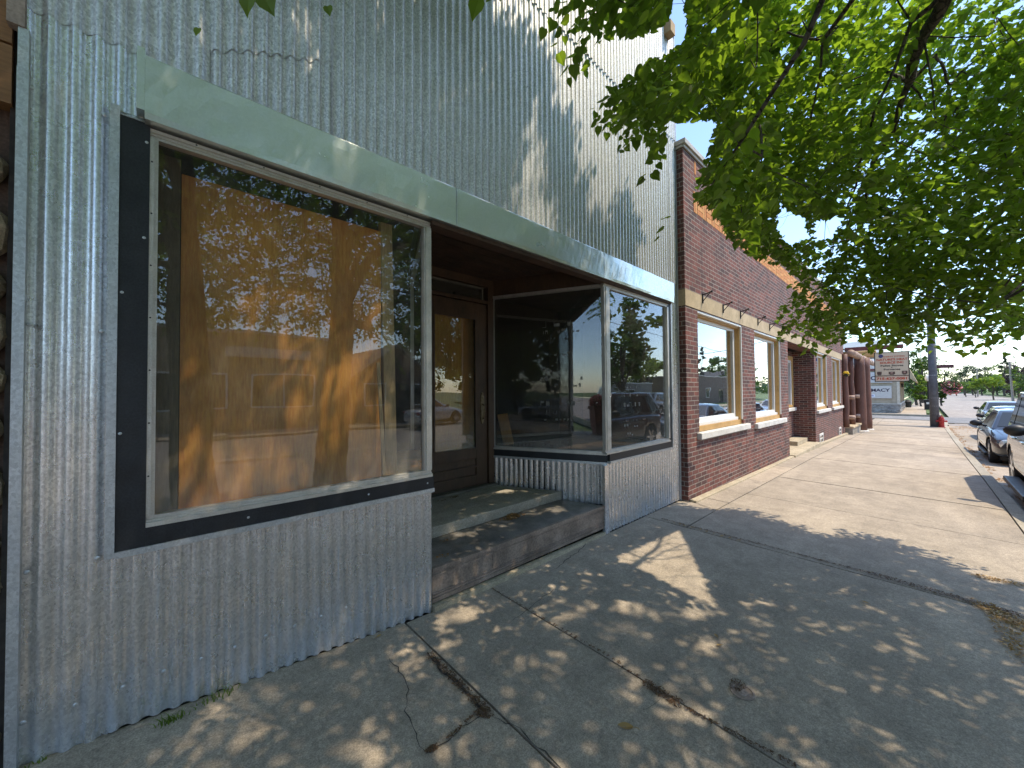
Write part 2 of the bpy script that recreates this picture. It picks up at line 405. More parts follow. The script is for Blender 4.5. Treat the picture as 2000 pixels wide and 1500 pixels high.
# slabs
mb = MB()
def slab(x0, x1, y0, y1, gap=.0045, dz=0.0, tilt=0.0):
    x0 += gap; x1 -= gap; y0 += gap; y1 -= gap
    nx = max(1, int((x1-x0)/.8)); ny = max(1, int((y1-y0)/.9))
    X = [x0+(x1-x0)*i/nx for i in range(nx+1)]; Y = [y0+(y1-y0)*j/ny for j in range(ny+1)]
    n = len(Y)
    vs = []
    for x in X:
        for y in Y: vs.append((x, y, gz(x, y)+dz+tilt*(x-x0)))
    fs = [(i*n+j, (i+1)*n+j, (i+1)*n+j+1, i*n+j+1) for i in range(nx) for j in range(ny)]
    per = [i*n for i in range(nx+1)] + [nx*n+j for j in range(1, n)] + [i*n+n-1 for i in range(nx-1, -1, -1)] + [j for j in range(n-2, 0, -1)]
    k = len(vs)
    for p in per: v = vs[p]; vs.append((v[0], v[1], v[2]-.03))
    m = len(per)
    fs += [(per[i], k+i, k+(i+1) % m, per[(i+1) % m]) for i in range(m)]
    mb.add(vs, fs)
YW = CURB+.16
for (a, b) in [(-6, -4.4), (-4.4, -2.9), (-2.9, -1.4), (-1.4, 1.24), (1.24, 1.975), (1.975, 4.5)]:
    slab(a, b, YW, 2.41 if b > 1.9 else 2.43, .006, rng.uniform(-.002, .002))
slab(4.5, 6.72, YW, 1.90, .011); slab(4.5, 5.95, 1.90, 2.42, .009)
xs1 = [6.72, 8.6, 10.3, 12.0, 13.7, 15.4, 17.1, 18.8, 20.5, 22.2, 23.9, 25.6, 27.3, 29, 30.7, 32.4, 34.1, 35.6, 37.2]
for a, b in zip(xs1, xs1[1:]):
    slab(a, b, YW, 1.90, .011, rng.uniform(-.003, .003))
xs2 = [5.95, 7.9, 9.9, 11.6]
for a, b in zip(xs2, xs2[1:]): slab(a, b, 1.90, 2.30, .007)
xs2 = [11.6, 13.3, 15, 17, 19.2, 21.6, 24, 27, 30, 34, 37.2]
for a, b in zip(xs2, xs2[1:]): slab(a, b, 1.90, 2.34 if a > 20 else 2.31, .007)
tag(mb.build('sidewalk', M['walk']), kind='structure')
# kerb
mb = MB()
xs = [-30, -20, -6, -3, -.43, 1.44, 3.5, 5.5, 8.5, 11.5, 15, 18, 21.6, 26, 30, 34.5]
for a, b in zip(xs, xs[1:]):
    a += .005; b -= .005
    p = [(CURB+.155, 0.0), (CURB+.02, 0.0), (CURB, -.015), (CURB-.02, -.3), (CURB+.155, -.3)]
    vs = [(x, y, gz(x, CURB+.1)+z) for x in (a, b) for y, z in p]
    mb.add(vs, [tuple(range(4, -1, -1)), tuple(range(5, 10))] + [(i, (i+1) % 5, 5+(i+1) % 5, 5+i) for i in range(5)])
tag(mb.build('kerb', M['kerb']), kind='structure')
# gutter + road
mb = MB()
xs = [-300, -100, -40, -20, -6, -.43, 1.44, 5.5, 11.5, 15, 21.6, 30, 37.5, 45, 60, 90, 150, 250, 400]
strip(mb, xs, [-12.6, -7, -2.2, -1.35], rz, dz=.004)
strip(mb, [-300, -40, -6, 1.44, 5.5, 11.5, 15, 21.6, 30, 37.2], [-1.35, CURB+.01], rz)
tag(mb.build('road', M['road']), kind='structure')
mb = MB()                           # concrete parking apron beside the kerb
xs = [-6, -3, 1.44, 5.5, 8.5, 11.5, 15, 18, 21.6, 26, 30, 35]
for a, b in zip(xs, xs[1:]):
    strip(mb, [a+.006, b-.006], [-3.1, CURB-.02], rz, dz=.008)
tag(mb.build('parking_apron', M['walk']), kind='structure')
# cross street, then the pavement beyond it
mb = MB(); strip(mb, [37.4, 41, 44.6], [-12.6, -3, 3, 40, 120], lambda x, y: -.66, dz=.012)
tag(mb.build('cross_street', M['cross']), kind='structure')
mb = MB()
for a, b in zip([45, 47, 49.5, 52, 55, 58, 62, 66, 70, 76, 82, 90, 100, 115, 130], [47, 49.5, 52, 55, 58, 62, 66, 70, 76, 82, 90, 100, 115, 130, 150]):
    mb.box(a+.01, -.15, -.9, b-.01, 1.36 if a < 60 else 1.0, -.53)
mb.box(44.7, 1.37, -.9, 47.3, 30, -.52)
tag(mb.build('sidewalk', M['walk']), kind='structure')
mb = MB(); mb.box(44.6, -.95, -.9, 150, -.80, -.5); mb.box(44.55, -.79, -.9, 44.7, 30, -.5); mb.box(37.22, 2.4, -.9, 37.4, 30, -.49)
mb.box(34.6, CURB-.1, -.9, 37.4, CURB+.08, -.6)
tag(mb.build('kerb', M['kerb']), kind='structure')
mb = MB(); mb.box(48, -.78, -.8, 150, -.16, -.52)
tag(mb.build('grass_verge', M['grass']), kind='structure')
# far side of the road
mb = MB()
for a in range(-40, 36, 2): mb.box(a+.008, -15.6, -.9, a+1.992, -12.8, gF(a)-.07)
for a in range(46, 120, 3): mb.box(a+.01, -15.2, -.9, a+2.99, -13.6, -.5)
tag(mb.build('sidewalk', M['walk']), kind='structure')
mb = MB(); mb.box(-40, -12.8, -.9, -3, -12.62, .1); mb.box(-3, -12.8, -.9, 12, -12.62, -.03); mb.box(12, -12.8, -.9, 37, -12.62, -.4); mb.box(46, -12.8, -.9, 400, -12.62, -.48)
tag(mb.build('kerb', M['kerb']), kind='structure')
mb = MB(); mb.box(46, -13.6, -.9, 300, -12.8, -.5); mb.box(46, -60, -.9, 400, -15.2, -.47)
tag(mb.build('lawn', M['grass']), kind='structure')
# painted bay lines and centre line
mb = MB()
for x in (-4.5, 2.5, 9., 15.8, 22.5): strip(mb, [x, x+.1], [-3.0, -1.3], rz, dz=.013)
for x in range(-60, 36, 3): strip(mb, [x, x+3], [-6.9, -6.8], rz, dz=.009); strip(mb, [x, x+3], [-6.65, -6.55], rz, dz=.009)
tag(mb.build('road_marking', plain('worn_road_paint', (.55, .5, .35), .8, 0, .3, 9)), kind='structure')

# cracks in the pavement (soil-filled)
def ribbon(mb, pts, w0, w1, seed, dz=.0035):
    r = random.Random(seed); P = []
    for (a, b) in zip(pts, pts[1:]):
        a = Vector(a); b = Vector(b); k = max(2, int((b-a).length/.035))
        for i in range(k):
            q = a.lerp(b, i/k); q.x += r.gauss(0, .007); q.y += r.gauss(0, .007); P.append(q)
    P.append(Vector(pts[-1])); vs = []
    for i, q in enumerate(P):
        d = (P[min(i+1, len(P)-1)]-P[max(i-1, 0)]); d.z = 0
        if d.length < 1e-6: d = Vector((1, 0, 0))
        d.normalize(); n = Vector((-d.y, d.x, 0)); w = r.uniform(w0, w1)*.5
        if i in (0, len(P)-1): w *= .2
        for s in (-1, 1):
            e = q + n*(s*w); vs.append((e.x, e.y, gz(e.x, e.y)+dz))
    mb.add(vs, [(2*i, 2*i+1, 2*i+3, 2*i+2) for i in range(len(P)-1)])
CR = [([(760, 1285), (800, 1345), (790, 1390), (812, 1430), (835, 1472), (872, 1450), (945, 1385)], .0015, .006),
      ([(835, 1275), (862, 1310), (905, 1345), (952, 1395)], .006, .03),
      ([(955, 1395), (1012, 1425), (1078, 1482), (1110, 1520)], .002, .008),
      ([(1205, 1415), (1240, 1437), (1290, 1452), (1345, 1482), (1395, 1510)], .002, .010),
      ([(1290, 1368), (1265, 1383), (1215, 1420), (1150, 1482), (1120, 1510)], .0015, .006),
      ([(1147, 1060), (1128, 1080), (1102, 1098), (1085, 1112)], .003, .008),
      ([(1000, 1215), (1050, 1175), (1085, 1150)], .002, .005),
      ([(1352, 980), (1375, 988), (1398, 997)], .005, .012)]
mb = MB()
for k, (pts, a, b) in enumerate(CR): ribbon(mb, [G(*p) for p in pts], a, b, k+3)
tag(mb.build('pavement_crack', M['soil']), kind='structure')

# ---- litter: little curled leaves, seeds and twigs
def litter(name, spots, mat, size=(.008, .022), label=None):
    """spots: list of (x, y, z, count, rx, ry, height)"""
    mb = MB()
    for (x, y, z, n, rx, ry, h) in spots:
        for _ in range(n):
            a = rng.uniform(0, 6.283); q = math.sqrt(rng.random())
            px, py = x+rx*q*math.cos(a), y+ry*q*math.sin(a)
            zz = (gz(px, py)+.004 if z is None else z) + h*(1-q)*rng.random()
            L = rng.uniform(*size); w = L*rng.uniform(.25, .6); t = rng.uniform(0, 6.283)
            dx, dy = math.cos(t), math.sin(t); c1 = rng.uniform(.0, .5)*L; c2 = rng.uniform(0., .5)*L
            mb.add([(px-dx*L/2, py-dy*L/2, zz+c1), (px-dy*w/2, py+dx*w/2, zz+.001+c2*.4), (px+dx*L/2, py+dy*L/2, zz+c2), (px+dy*w/2, py-dx*w/2, zz+.001)], [(0, 1, 2), (0, 2, 3)])
    return tag(mb.build(name, mat), label, 'leaf litter', kind='stuff')
def along(p, q, n, cnt, w, h=.006):
    a = Vector(G(*p)); b = Vector(G(*q)); out = []
    for i in range(n):
        c = a.lerp(b, (i+rng.random())/n); out.append((c.x, c.y, None, cnt, w, w*.8, h))
    return out
sp = along((840, 1280), (950, 1390), 16, 34, .03) + along((1262, 1335), (1330, 1378), 10, 40, .035) + along((1200, 1290), (1262, 1335), 8, 8, .015)
sp += along((960, 1150), (1200, 1290), 40, 6, .012) + along((935, 1392), (958, 1398), 4, 50, .03)
sp += along((1340, 1385), (1560, 1500), 40, 6, .012) + along((835, 1470), (850, 1460), 4, 40, .02) + along((950, 1375), (870, 1450), 12, 9, .012)
sp += along((862, 1180), (1170, 1046), 44, 16, .026, .01) + along((1050, 1088), (1130, 1055), 8, 20, .03, .015)
sp += along((1290, 1013), (1700, 1120), 110, 9, .02) + along((1700, 1120), (2010, 1208), 40, 26, .05) + along((1650, 995), (2100, 1300), 1, 2, .05)
sp += [(G(1440, 1340)[0], G(1440, 1340)[1], None, 90, .05, .04, .006)]
litter('leaf_litter', sp, M['dryleaf_dark'], (.006, .018), 'dark brown leaf crumbs caught along the pavement joints and cracks')
sp = along((1310, 1020), (1450, 1058), 12, 7, .02) + along((1915, 1180), (2010, 1230), 14, 40, .09) + along((1950, 1200), (2005, 1290), 10, 40, .09)
sp += along((1905, 1125), (2005, 1145), 10, 20, .05) + along((1040, 1095), (1110, 1068), 6, 10, .03, .01)
litter('leaf_litter', sp, M['straw'], (.008, .03), 'pale straw coloured leaf litter scattered by the kerb side edge of the pavement')
sp = []
for k in range(60):
    x = rng.uniform(10.3, 33); sp.append((x, CURB-.12+rng.gauss(0, .05), rz(x, -1.1)+.012, 22, .16, .06, .02))
for k in range(50): sp.append((33.2+rng.gauss(0, 1.6), rng.uniform(-2.6, CURB-.1), rz(33, -1.5)+.02, 20, .4, .2, .02))
litter('leaf_litter', sp, M['dryleaf'], (.02, .05), 'orange brown dry leaves lying in the gutter beside the parked cars')
# a few single things lying on the pavement
def dry_leaf(p, L, label, rot, mat='dryleaf'):
    x, y, z = G(*p); mb = MB(); n = 6; vs = []
    for i in range(n+1):
        t = i/n; w = .28*math.sin(math.pi*min(1, t*.95+.03))**.8
        for s in (-1, 0, 1): vs.append(((t-.5)*L, s*w*L, .25*L*(t-.5)**2+.25*L*w*abs(s)*1.2))
    fs = [(i*3+j, i*3+j+1, (i+1)*3+j+1, (i+1)*3+j) for i in range(n) for j in (0, 1)]
    mb.add(vs, fs); mb.tube([(-.5*L, 0, .06*L), (-.72*L, .04*L, .1*L), (-.9*L, .1*L, .05*L)], .0012, 5)
    o = mb.build('fallen_leaf', M[mat], at=(x, y, z+.006)); o.rotation_euler = (0, 0, rot)
    return tag(o, label, 'leaf', 'single leaves lying on the pavement')
dry_leaf((1398, 1243), .035, 'small pale curled leaf in the shaded middle of the pavement', .8, 'straw')
dry_leaf((1404, 1262), .032, 'narrow pale leaf just below the small curled leaf on the pavement', 2.6, 'straw')
dry_leaf((1222, 1422), .07, 'long straw coloured leaf beside the crack at the lower centre of the pavement', 2.2, 'straw')
dry_leaf((740, 1244), .035, 'pale leaf lying against the foot of the corrugated wall', .3, 'straw')
dry_leaf((1690, 1178), .04, 'greyish leaf right of the long debris filled joint', 1.2, 'straw')
# valve cover
x, y, z = G(1450, 1352); mb = MB(); mb.lathe([(.058, -.004), (.058, .004), (.050, .005), (.047, .001), (.030, .001), (.028, .0045), (.0, .005)], (x, y, z+.001), 24)
mb.box(x-.018, y-.004, z, x+.018, y+.004, z+.008)
tag(mb.build('valve_cover', M['rust']), 'small round rusty valve cover set in the shaded pavement', 'valve cover')
# grass tufts at the wall foot
def tuft(p, n, h, sp_, label):
    x, y, z = G(*p); mb = MB()
    for _ in range(n):
        a = rng.uniform(0, 6.283); bx, by = x+rng.gauss(0, sp_), y+rng.gauss(0, sp_*.35); l = h*rng.uniform(.5, 1.1); k = rng.uniform(.3, .9)
        dx, dy = math.cos(a)*l*k, -abs(math.sin(a))*l*k*.8; w = .0022
        vs = []
        for t in (0, .4, .75, 1):
            px, py, pz = bx+dx*t*t, by+dy*t*t, z-.003+l*(t-.35*t*t*k)
            vs += [(px-w*(1-t), py, pz), (px+w*(1-t), py+.001, pz)]
        mb.add(vs, [(0, 1, 3, 2), (2, 3, 5, 4), (4, 5, 7, 6)])
    tag(mb.build('grass_tuft', M['leaf_lime']), label, 'grass tuft', 'grass tufts at the foot of the metal wall')
tuft((335, 1408), 46, .075, .025, 'larger green grass tuft at the foot of the corrugated wall')
tuft((425, 1362), 40, .055, .045, 'thin straggling grass tuft right of the larger tuft at the wall foot')
tuft((75, 1488), 12, .03, .012, 'tiny sprig of grass at the bottom left wall corner')
# ================================================================== METAL STOREFRONT
FY = 2.42; PIT = .0678
def onY(px, py, Y):
    d = FW + RT*(px-1000)/FPX - UP*(py-750)/FPX; t = Y/d.y; return CAM + d*t
class Bld:
    def __init__(s, name, label, cat, loc, group=None):
        s.loc = Vector(loc); s.root = thing(name, label, cat, loc, 0, group)
    def P(s, name, mb, mat, parent=None, **kw):
        if parent is None: return mb.build(name, mat, s.root, at=-s.loc, **kw)
        return mb.build(name, mat, parent, **kw)
def wob(s, z, k=0):
    return .0016*math.sin(s*3.1+z*1.7+k)+.0013*math.sin(s*7.3-z*2.9+2*k)+.0010*math.sin(z*9+s*2.2)
def corr(mb, A, B, zb, zt, n, amp=.0112, off=0., rows=8, ph=0., res=10, wig=1.):
    """corrugated sheet from A to B (plan points), n = outward normal; zb/zt give the edges along s"""
    A = Vector(A); B = Vector(B); L = (B-A).length; u = (B-A)/L; n = Vector(n)
    k = max(4, int(L/PIT*res)); vs = []
    for i in range(k+1):
        s = L*i/k; b = zb(s) if callable(zb) else zb; t = zt(s) if callable(zt) else zt
        for j in range(rows+1):
            z = b+(t-b)*j/rows
            c = math.cos(2*math.pi*(s+ph)/PIT)
            d = off + amp*(c-.12*math.cos(3*2*math.pi*(s+ph)/PIT)) + wig*wob(s+ph, z)
            p = A + u*s + n*d; vs.append((p.x, p.y, z))
    m = rows+1
    return mb.add(vs, [(i*m+j, (i+1)*m+j, (i+1)*m+j+1, i*m+j+1) for i in range(k) for j in range(rows)])

S = Bld('metal_storefront', 'grey corrugated steel clad shopfront with green metal fascia and recessed doorway', 'shop building', (2.5, 2.6, 0))
nf = (0, -1)
# lower cladding (darker, spangled)
low = MB()
corr(low, (-.40, FY), (-.145, FY), lambda s: gF(-.4+s)-.01, 3.14, nf, rows=14)
corr(low, (-.145, FY), (1.455, FY), lambda s: gF(-.145+s)+.002+.004*math.sin(s*9), .872, nf, ph=.255, rows=6)
corr(low, (-.16, FY), (-.05, FY), 2.80, 3.14, nf, ph=.24, rows=2)
lowo = S.P('lower_cladding', low, M['corr_low'], smooth=True)
rb = MB()
corr(rb, (3.70, FY), (5.54, FY), lambda s: gF(3.7+s)+.004, .80, nf, amp=.0092, rows=6, ph=.02)
corr(rb, (5.285, FY), (5.545, FY), .80, 3.14, nf, ph=.02+1.585, rows=6)
S.P('bay_cladding', rb, M['corr_low'], smooth=True)
# upper cladding in lapped sheets
up = MB()
corr(up, (.16, FY), (.80, FY), 3.10, 3.78, nf, amp=.0112, rows=3, off=-.004, ph=.56)
edge = lambda s: 3.128 + .006*math.sin(2*math.pi*s/PIT) + .004*math.sin(s*5)
corr(up, (-.43, FY), (.18, FY), edge, 5.30, nf, amp=.0104, rows=8, off=.002, ph=-.03)
corr(up, (.18, FY), (.78, FY), lambda s: 3.30+.52*s+.008*math.sin(2*math.pi*s/PIT)+.012*math.sin(s*9), 5.30, nf, amp=.0112, rows=8, off=.0005, ph=.58)
x = .76; k = 0
while x < 5.5:
    x2 = min(x+.66, 5.545)
    corr(up, (x, FY), (x2, FY), 3.105, 5.30, nf, amp=.0112, rows=8, off=.003+.0035*(k % 2), ph=x+.40)
    x = x2-.012; k += 1
x = -.43; k = 0
while x < 5.5:
    x2 = min(x+.66, 5.545)
    corr(up, (x, FY), (x2, FY), lambda s: 5.22+.004*math.sin(s*90), 6.82, nf, amp=.0112, rows=6, off=.0105+.0035*(k % 2), ph=x+.40)
    x = x2-.012; k += 1
S.P('upper_cladding', up, M['corr'], smooth=True)
# structural wall behind, roof
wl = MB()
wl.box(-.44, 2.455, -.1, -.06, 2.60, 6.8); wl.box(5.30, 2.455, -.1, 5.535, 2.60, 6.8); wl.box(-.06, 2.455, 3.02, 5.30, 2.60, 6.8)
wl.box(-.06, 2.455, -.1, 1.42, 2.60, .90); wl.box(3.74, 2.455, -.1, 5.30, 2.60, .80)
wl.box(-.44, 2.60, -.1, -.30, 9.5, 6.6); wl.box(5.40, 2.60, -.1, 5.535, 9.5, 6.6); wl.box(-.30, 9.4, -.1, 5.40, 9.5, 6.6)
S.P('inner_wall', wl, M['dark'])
rf = MB(); rf.box(-.44, 2.60, 6.6, 5.535, 9.5, 6.7); rf.box(-.45, 2.40, 6.80, 5.56, 2.62, 6.84)
S.P('roof', rf, M['flash'])
it = MB(); it.box(-.30, 2.60, .18, 5.40, 9.4, .24); it.box(-.30, 2.60, 3.03, 5.40, 9.4, 3.1)
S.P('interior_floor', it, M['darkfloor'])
pt = MB(); pt.box(3.13, 4.55, .24, 5.40, 4.62, 3.02); pt.box(-.30, 5.3, .24, 3.1, 5.36, 3.02)
pto = S.P('partition_wall', pt, timber('dark_partition', (.03, .02, .013), (.06, .04, .026), 'z', 1., .8))
sw = MB(); sw.box(3.42, 4.538, 1.72, 3.50, 4.552, 1.84); S.P('switch_plate', sw, M['white'], pto)

# fascia -------------------------------------------------------------
fa = MB(); prof = [(2.415, 2.802), (2.340, 2.803), (2.336, 2.83), (2.335, 2.92), (2.335, 3.02), (2.336, 3.082), (2.339, 3.090), (2.345, 3.094), (2.408, 3.134)]
nx = 90; vs = []
for i in range(nx+1):
    x = -.052 + (5.272+.052)*i/nx
    for j, (y, z) in enumerate(prof):
        d = .0022*math.sin(x*4.1+z*9)+.0016*math.sin(x*11.3-z*14)+.0012*math.sin(x*23+z*31) if 1 < j < 6 else 0
        vs.append((x, y+d, z+.006*math.sin(x*.9) - .012*i/nx*(j > 4)))
m = len(prof)
fa.add(vs, [(i*m+j, (i+1)*m+j, (i+1)*m+j+1, i*m+j+1) for i in range(nx) for j in range(m-1)])
fa.add([vs[nx*m+j] for j in range(m)], [tuple(range(m))])
fao = S.P('fascia', fa, M['fascia'], smooth=False)
fx_ = MB(); fx_.box(-.079, 2.338, 2.838, -.0525, 2.42, 3.118)
S.P('fascia_end_strip', fx_, M['fascia'])
for x in (1.62, 3.55):
    sb = MB(); sb.box(x, 2.331, 2.81, x+.004, 2.3345, 3.085); S.P('fascia_seam', sb, M['flash'], fao)
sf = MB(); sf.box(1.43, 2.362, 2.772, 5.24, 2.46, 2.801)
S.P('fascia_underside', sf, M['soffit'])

# edge flashings --------------------------------------------------------
fl = MB(); fl.box(-.4135, 2.384, gF(-.4)-.01, -.3835, 2.43, 2.86)
S.P('corner_flashing', fl, M['flash'])
fl = MB(); fl.box(-.4125, 2.387, 2.86, -.3845, 2.43, 3.02)
S.P('corner_flashing', fl, M['flash'])
fl = MB(); fl.box(5.535, 2.395, gF(5.5), 5.560, 2.46, 6.8); S.P('corner_flashing', fl, M['flash'])
fl = MB(); fl.box(-.44, 2.380, 3.02, -.395, 2.428, 6.8); S.P('corner_board', fl, plain('pinkish_trim', (.36, .29, .24), .8, 0, .2))
fl = MB(); fl.box(5.22, 2.30, 6.62, 5.36, 2.40, 6.78); S.P('roof_bracket', fl, M['lumber'])

# black surround + galvanised edge of the big window ---------------------
g = MB()
g.box(-.160, 2.380, .868, -.1305, 2.425, 2.842); g.box(-.1305, 2.380, .862, 1.452, 2.425, .889)
g.add([(-.1305, 2.379, 2.815), (-.053, 2.379, 2.815), (-.053, 2.42, 2.842), (-.1305, 2.42, 2.842)], [(0, 1, 2, 3)]); g.box(-.1305, 2.383, 2.807, -.053, 2.42, 2.8135)
S.P('galvanised_edge', g, M['flash'])
b = MB(); b.box(-.1304, 2.388, .8895, -.034, 2.43, 2.8065); b.box(-.0338, 2.388, .8895, 1.452, 2.43, .973)
S.P('black_surround', b, M['black'])

def win_frame(mb, x0, x1, z0, z1, y, w=.034, d=.045, sides='lrtb', wr=None):
    """stepped aluminium frame, front face at y"""
    wr = wr or w
    if 'b' in sides: mb.box(x0, y-.022, z0, x1, y+d, z0+w*.55); mb.box(x0, y-.008, z0+w*.55, x1, y+d, z0+w*.85); mb.box(x0, y, z0+w*.85, x1, y+d, z0+w*1.25)
    if 't' in sides: mb.box(x0, y-.012, z1-w*.4, x1, y+d, z1); mb.box(x0, y-.004, z1-w*.75, x1, y+d, z1-w*.4); mb.box(x0, y, z1-w*1.1, x1, y+d, z1-w*.75)
    zz0, zz1 = z0+w*1.25, z1-w*1.1
    if 'l' in sides: mb.box(x0, y-.010, zz0, x0+w*.45, y+d, zz1); mb.box(x0+w*.45, y-.002, zz0, x0+w*.8, y+d, zz1)
    if 'r' in sides: mb.box(x1-wr, y-.012, zz0, x1, y+d, zz1); mb.box(x1-wr*1.25, y, zz0, x1-wr, y+d, zz1)
W1 = thing('display_window', None, None); W1.parent = S.root; W1.location = -S.loc
fr = MB(); win_frame(fr, -.034, 1.437, .973, 2.792, 2.402, .036, .04, wr=.042)
fr.m = 1
for i in range(7): z = 1.2+i*.24; fr.lathe([(.0, 0), (.004, 0), (.004, .002)], (-.027, 2.3905, z), 6, 'y')
for i in range(5): x = .13+i*.28; fr.lathe([(.0, 0), (.004, 0), (.004, .002)], (x, 2.3885, 2.785), 6, 'y')
fr.build('window_frame', [M['alu'], M['iron']], W1)
p = MB(); p.box(-.020, 2.426, 1.00, 1.392, 2.431, 2.768); p.build('glass_pane', M['glass'], W1)

# interior of the left display --------------------------------------------
d = MB(); d.prism([(-.06, 2.46), (1.40, 2.46), (2.02, 3.72), (-.06, 3.72)], .90, .955)
S.P('display_floor', d, M['ply'])
d = MB(); d.box(-.058, 2.46, .956, -.03, 3.2, 2.99); d.box(-.03, 2.46, 2.80, 1.40, 2.50, 3.0)
S.P('display_lining', d, M['ply_grey'])

# doorway -----------------------------------------------------------------
def rot_parts(A, B, n):
    A = Vector(A); B = Vector(B); u = (B-A).normalized(); n = Vector(n).normalized()
    def f(mb, start):
        for i in range(start, len(mb.v)):
            s, dd, z = mb.v[i]; q = A+u*s+n*dd; mb.v[i] = (q.x, q.y, z)
    return f, (B-A).length
fR, LR = rot_parts((3.705, 2.425), (3.115, 3.735), (-.911, -.411))
fL, LL = rot_parts((1.437, 2.425), (2.03, 3.735), (.911, -.411))
LED = 2.985
for side, f, L, nm in (('r', fR, LR, 'side'), ('l', fL, LL, 'side')):
    a = MB(); i0 = len(a.v)
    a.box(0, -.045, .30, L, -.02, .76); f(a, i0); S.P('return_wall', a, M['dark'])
    a = MB(); corr(a, (0, 0), (L, 0), .29, .745, (0, 1), amp=.010, off=-.011, rows=3, ph=.03); f(a, 0)
    S.P('return_cladding', a, M['corr_low'], smooth=True)
    a = MB(); a.box(-.0, -.012, .742, L, .016, .768); f(a, 0); S.P('galvanised_edge', a, M['flash'])
    a = MB(); a.box(0, -.03, .768, L, .009, .848); f(a, 0); S.P('black_surround', a, M['black'])
    w = thing('side_window', None, None); w.parent = S.root; w.location = -S.loc
    a = MB()
    a.box(0, -.04, .848, L, .018, .868); a.box(0, -.04, .868, L, .006, .886)
    a.box(0, -.04, 2.752, L, .014, 2.785); a.box(.0, -.04, .886, .026, .010, 2.752); a.box(L-.032, -.04, .886, L, .012, 2.752)
    a.m = 1
    for q in range(7): a.box(L-.02, .012, 1.0+q*.26, L-.014, .0145, 1.006+q*.26)
    for q in range(5): a.box(.15+q*.28, .014, 2.768, .156+q*.28, .0165, 2.774)
    f(a, 0); a.build('window_frame', [M['alu'], M['iron']], w)
    a = MB(); a.box(.020, -.022, .88, L-.028, -.017, 2.757); f(a, 0); a.build('glass_pane', M['glass_side'], w)
    a = MB(); a.box(0.02, -.06, 2.785, L, .0, LED); f(a, 0); S.P('window_head', a, M['doorwood'])
# vertical corner flashing where the bay meets the doorway
a = MB(); a.box(3.622, 2.405, gF(3.65), 3.700, 2.44, .742); S.P('corner_flashing', a, M['corr_low'])
# door and frame
a = MB()
a.box(2.03, 3.70, .43, 2.11, 3.80, LED); a.box(3.036, 3.70, .43, 3.125, 3.80, LED)
a.box(2.11, 3.705, 2.672, 3.036, 3.80, 2.712); a.box(2.11, 3.70, 2.885, 3.036, 3.80, LED)
a.box(2.11, 3.69, 2.668, 3.036, 3.705, 2.700)
S.P('door_frame', a, M['doorwood'])
a = MB(); a.box(2.11, 3.752, 2.712, 3.036, 3.757, 2.885); S.P('transom_pane', a, M['glass_door'])
a = MB(); a.box(2.11, 3.725, 2.85, 2.98, 3.751, 2.872); a.box(2.96, 3.725, 2.715, 2.98, 3.751, 2.85); S.P('transom_bead', a, M['greywood'])
a = MB()
a.box(2.112, 3.728, .432, 2.27, 3.775, 2.664); a.box(2.862, 3.728, .432, 3.034, 3.775, 2.664)
a.box(2.27, 3.728, 2.47, 2.862, 3.775, 2.664); a.box(2.27, 3.728, .432, 2.862, 3.775, .560); a.box(2.27, 3.728, .76, 2.862, 3.775, .88)
a.box(2.27, 3.745, .56, 2.862, 3.765, .76)
a.box(2.27, 3.720, .655, 2.862, 3.746, .675)
do = S.P('door', a, M['doorwood'], bevel=.004)
a = MB(); a.box(2.27, 3.750, .88, 2.862, 3.755, 2.47); a.build('glass_pane', M['glass_door'], do)
a = MB()
for x0, x1, z0, z1 in ((2.27, 2.862, .868, .892), (2.27, 2.862, 2.455, 2.475), (2.262, 2.282, .892, 2.455), (2.85, 2.87, .892, 2.455)): a.box(x0, 3.722, z0, x1, 3.729, z1)
a.build('glazing_bead', M['doorwood'], do)
a = MB(); n = 20; vs = []
for i in range(n):
    t = 2*math.pi*i/n; cx, cz = math.cos(t), math.sin(t)
    vs += [(2.953+.034*cx, 3.727, 1.37+.165*cz+.035*(1 if cz > 0 else -1)), (2.953+.031*cx, 3.717, 1.37+.162*cz+.035*(1 if cz > 0 else -1))]
a.add(vs, [(2*i, 2*((i+1) % n), 2*((i+1) % n)+1, 2*i+1) for i in range(n)] + [tuple(2*i+1 for i in range(n))])
a.tube([(2.953, 3.712, 1.42), (2.953, 3.68, 1.40), (2.953, 3.675, 1.33), (2.953, 3.69, 1.25), (2.953, 3.714, 1.235)], .009, 8)
a.lathe([(.012, 0), (.012, -.01), (.0, -.011)], (2.953, 3.717, 1.50), 10, 'y')
a.build('door_handle', plain('tarnished_bronze', (.22, .17, .10), .45, .8, .3, 30), do, smooth=False)
a = MB(); a.box(2.03, 3.64, .402, 3.13, 3.80, .43); S.P('threshold', a, M['greywood'])
# doorway ceiling
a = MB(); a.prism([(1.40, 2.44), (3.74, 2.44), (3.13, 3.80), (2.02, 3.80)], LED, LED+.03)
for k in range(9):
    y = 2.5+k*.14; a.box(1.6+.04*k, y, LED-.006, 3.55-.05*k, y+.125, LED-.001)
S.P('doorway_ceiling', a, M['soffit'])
# steps
def trim(x0, x1, y0, y1):    # plan between the two splayed returns
    fl_ = lambda y: 1.437+(y-2.425)*.4527+.004; fr_ = lambda y: 3.705-(y-2.425)*.4504-.004
    return [(fl_(y0), y0), (fr_(y0), y0), (fr_(y1), y1), (fl_(y1), y1)]
a = MB(); a.prism(trim(0, 0, 2.905, 3.76), .305, .402); S.P('concrete_step', a, M['step'], bevel=.008)
a = MB(); a.prism([(1.458, 2.428), (3.617, 2.428), (3.49, 2.91), (1.66, 2.91)], .285, .3045)
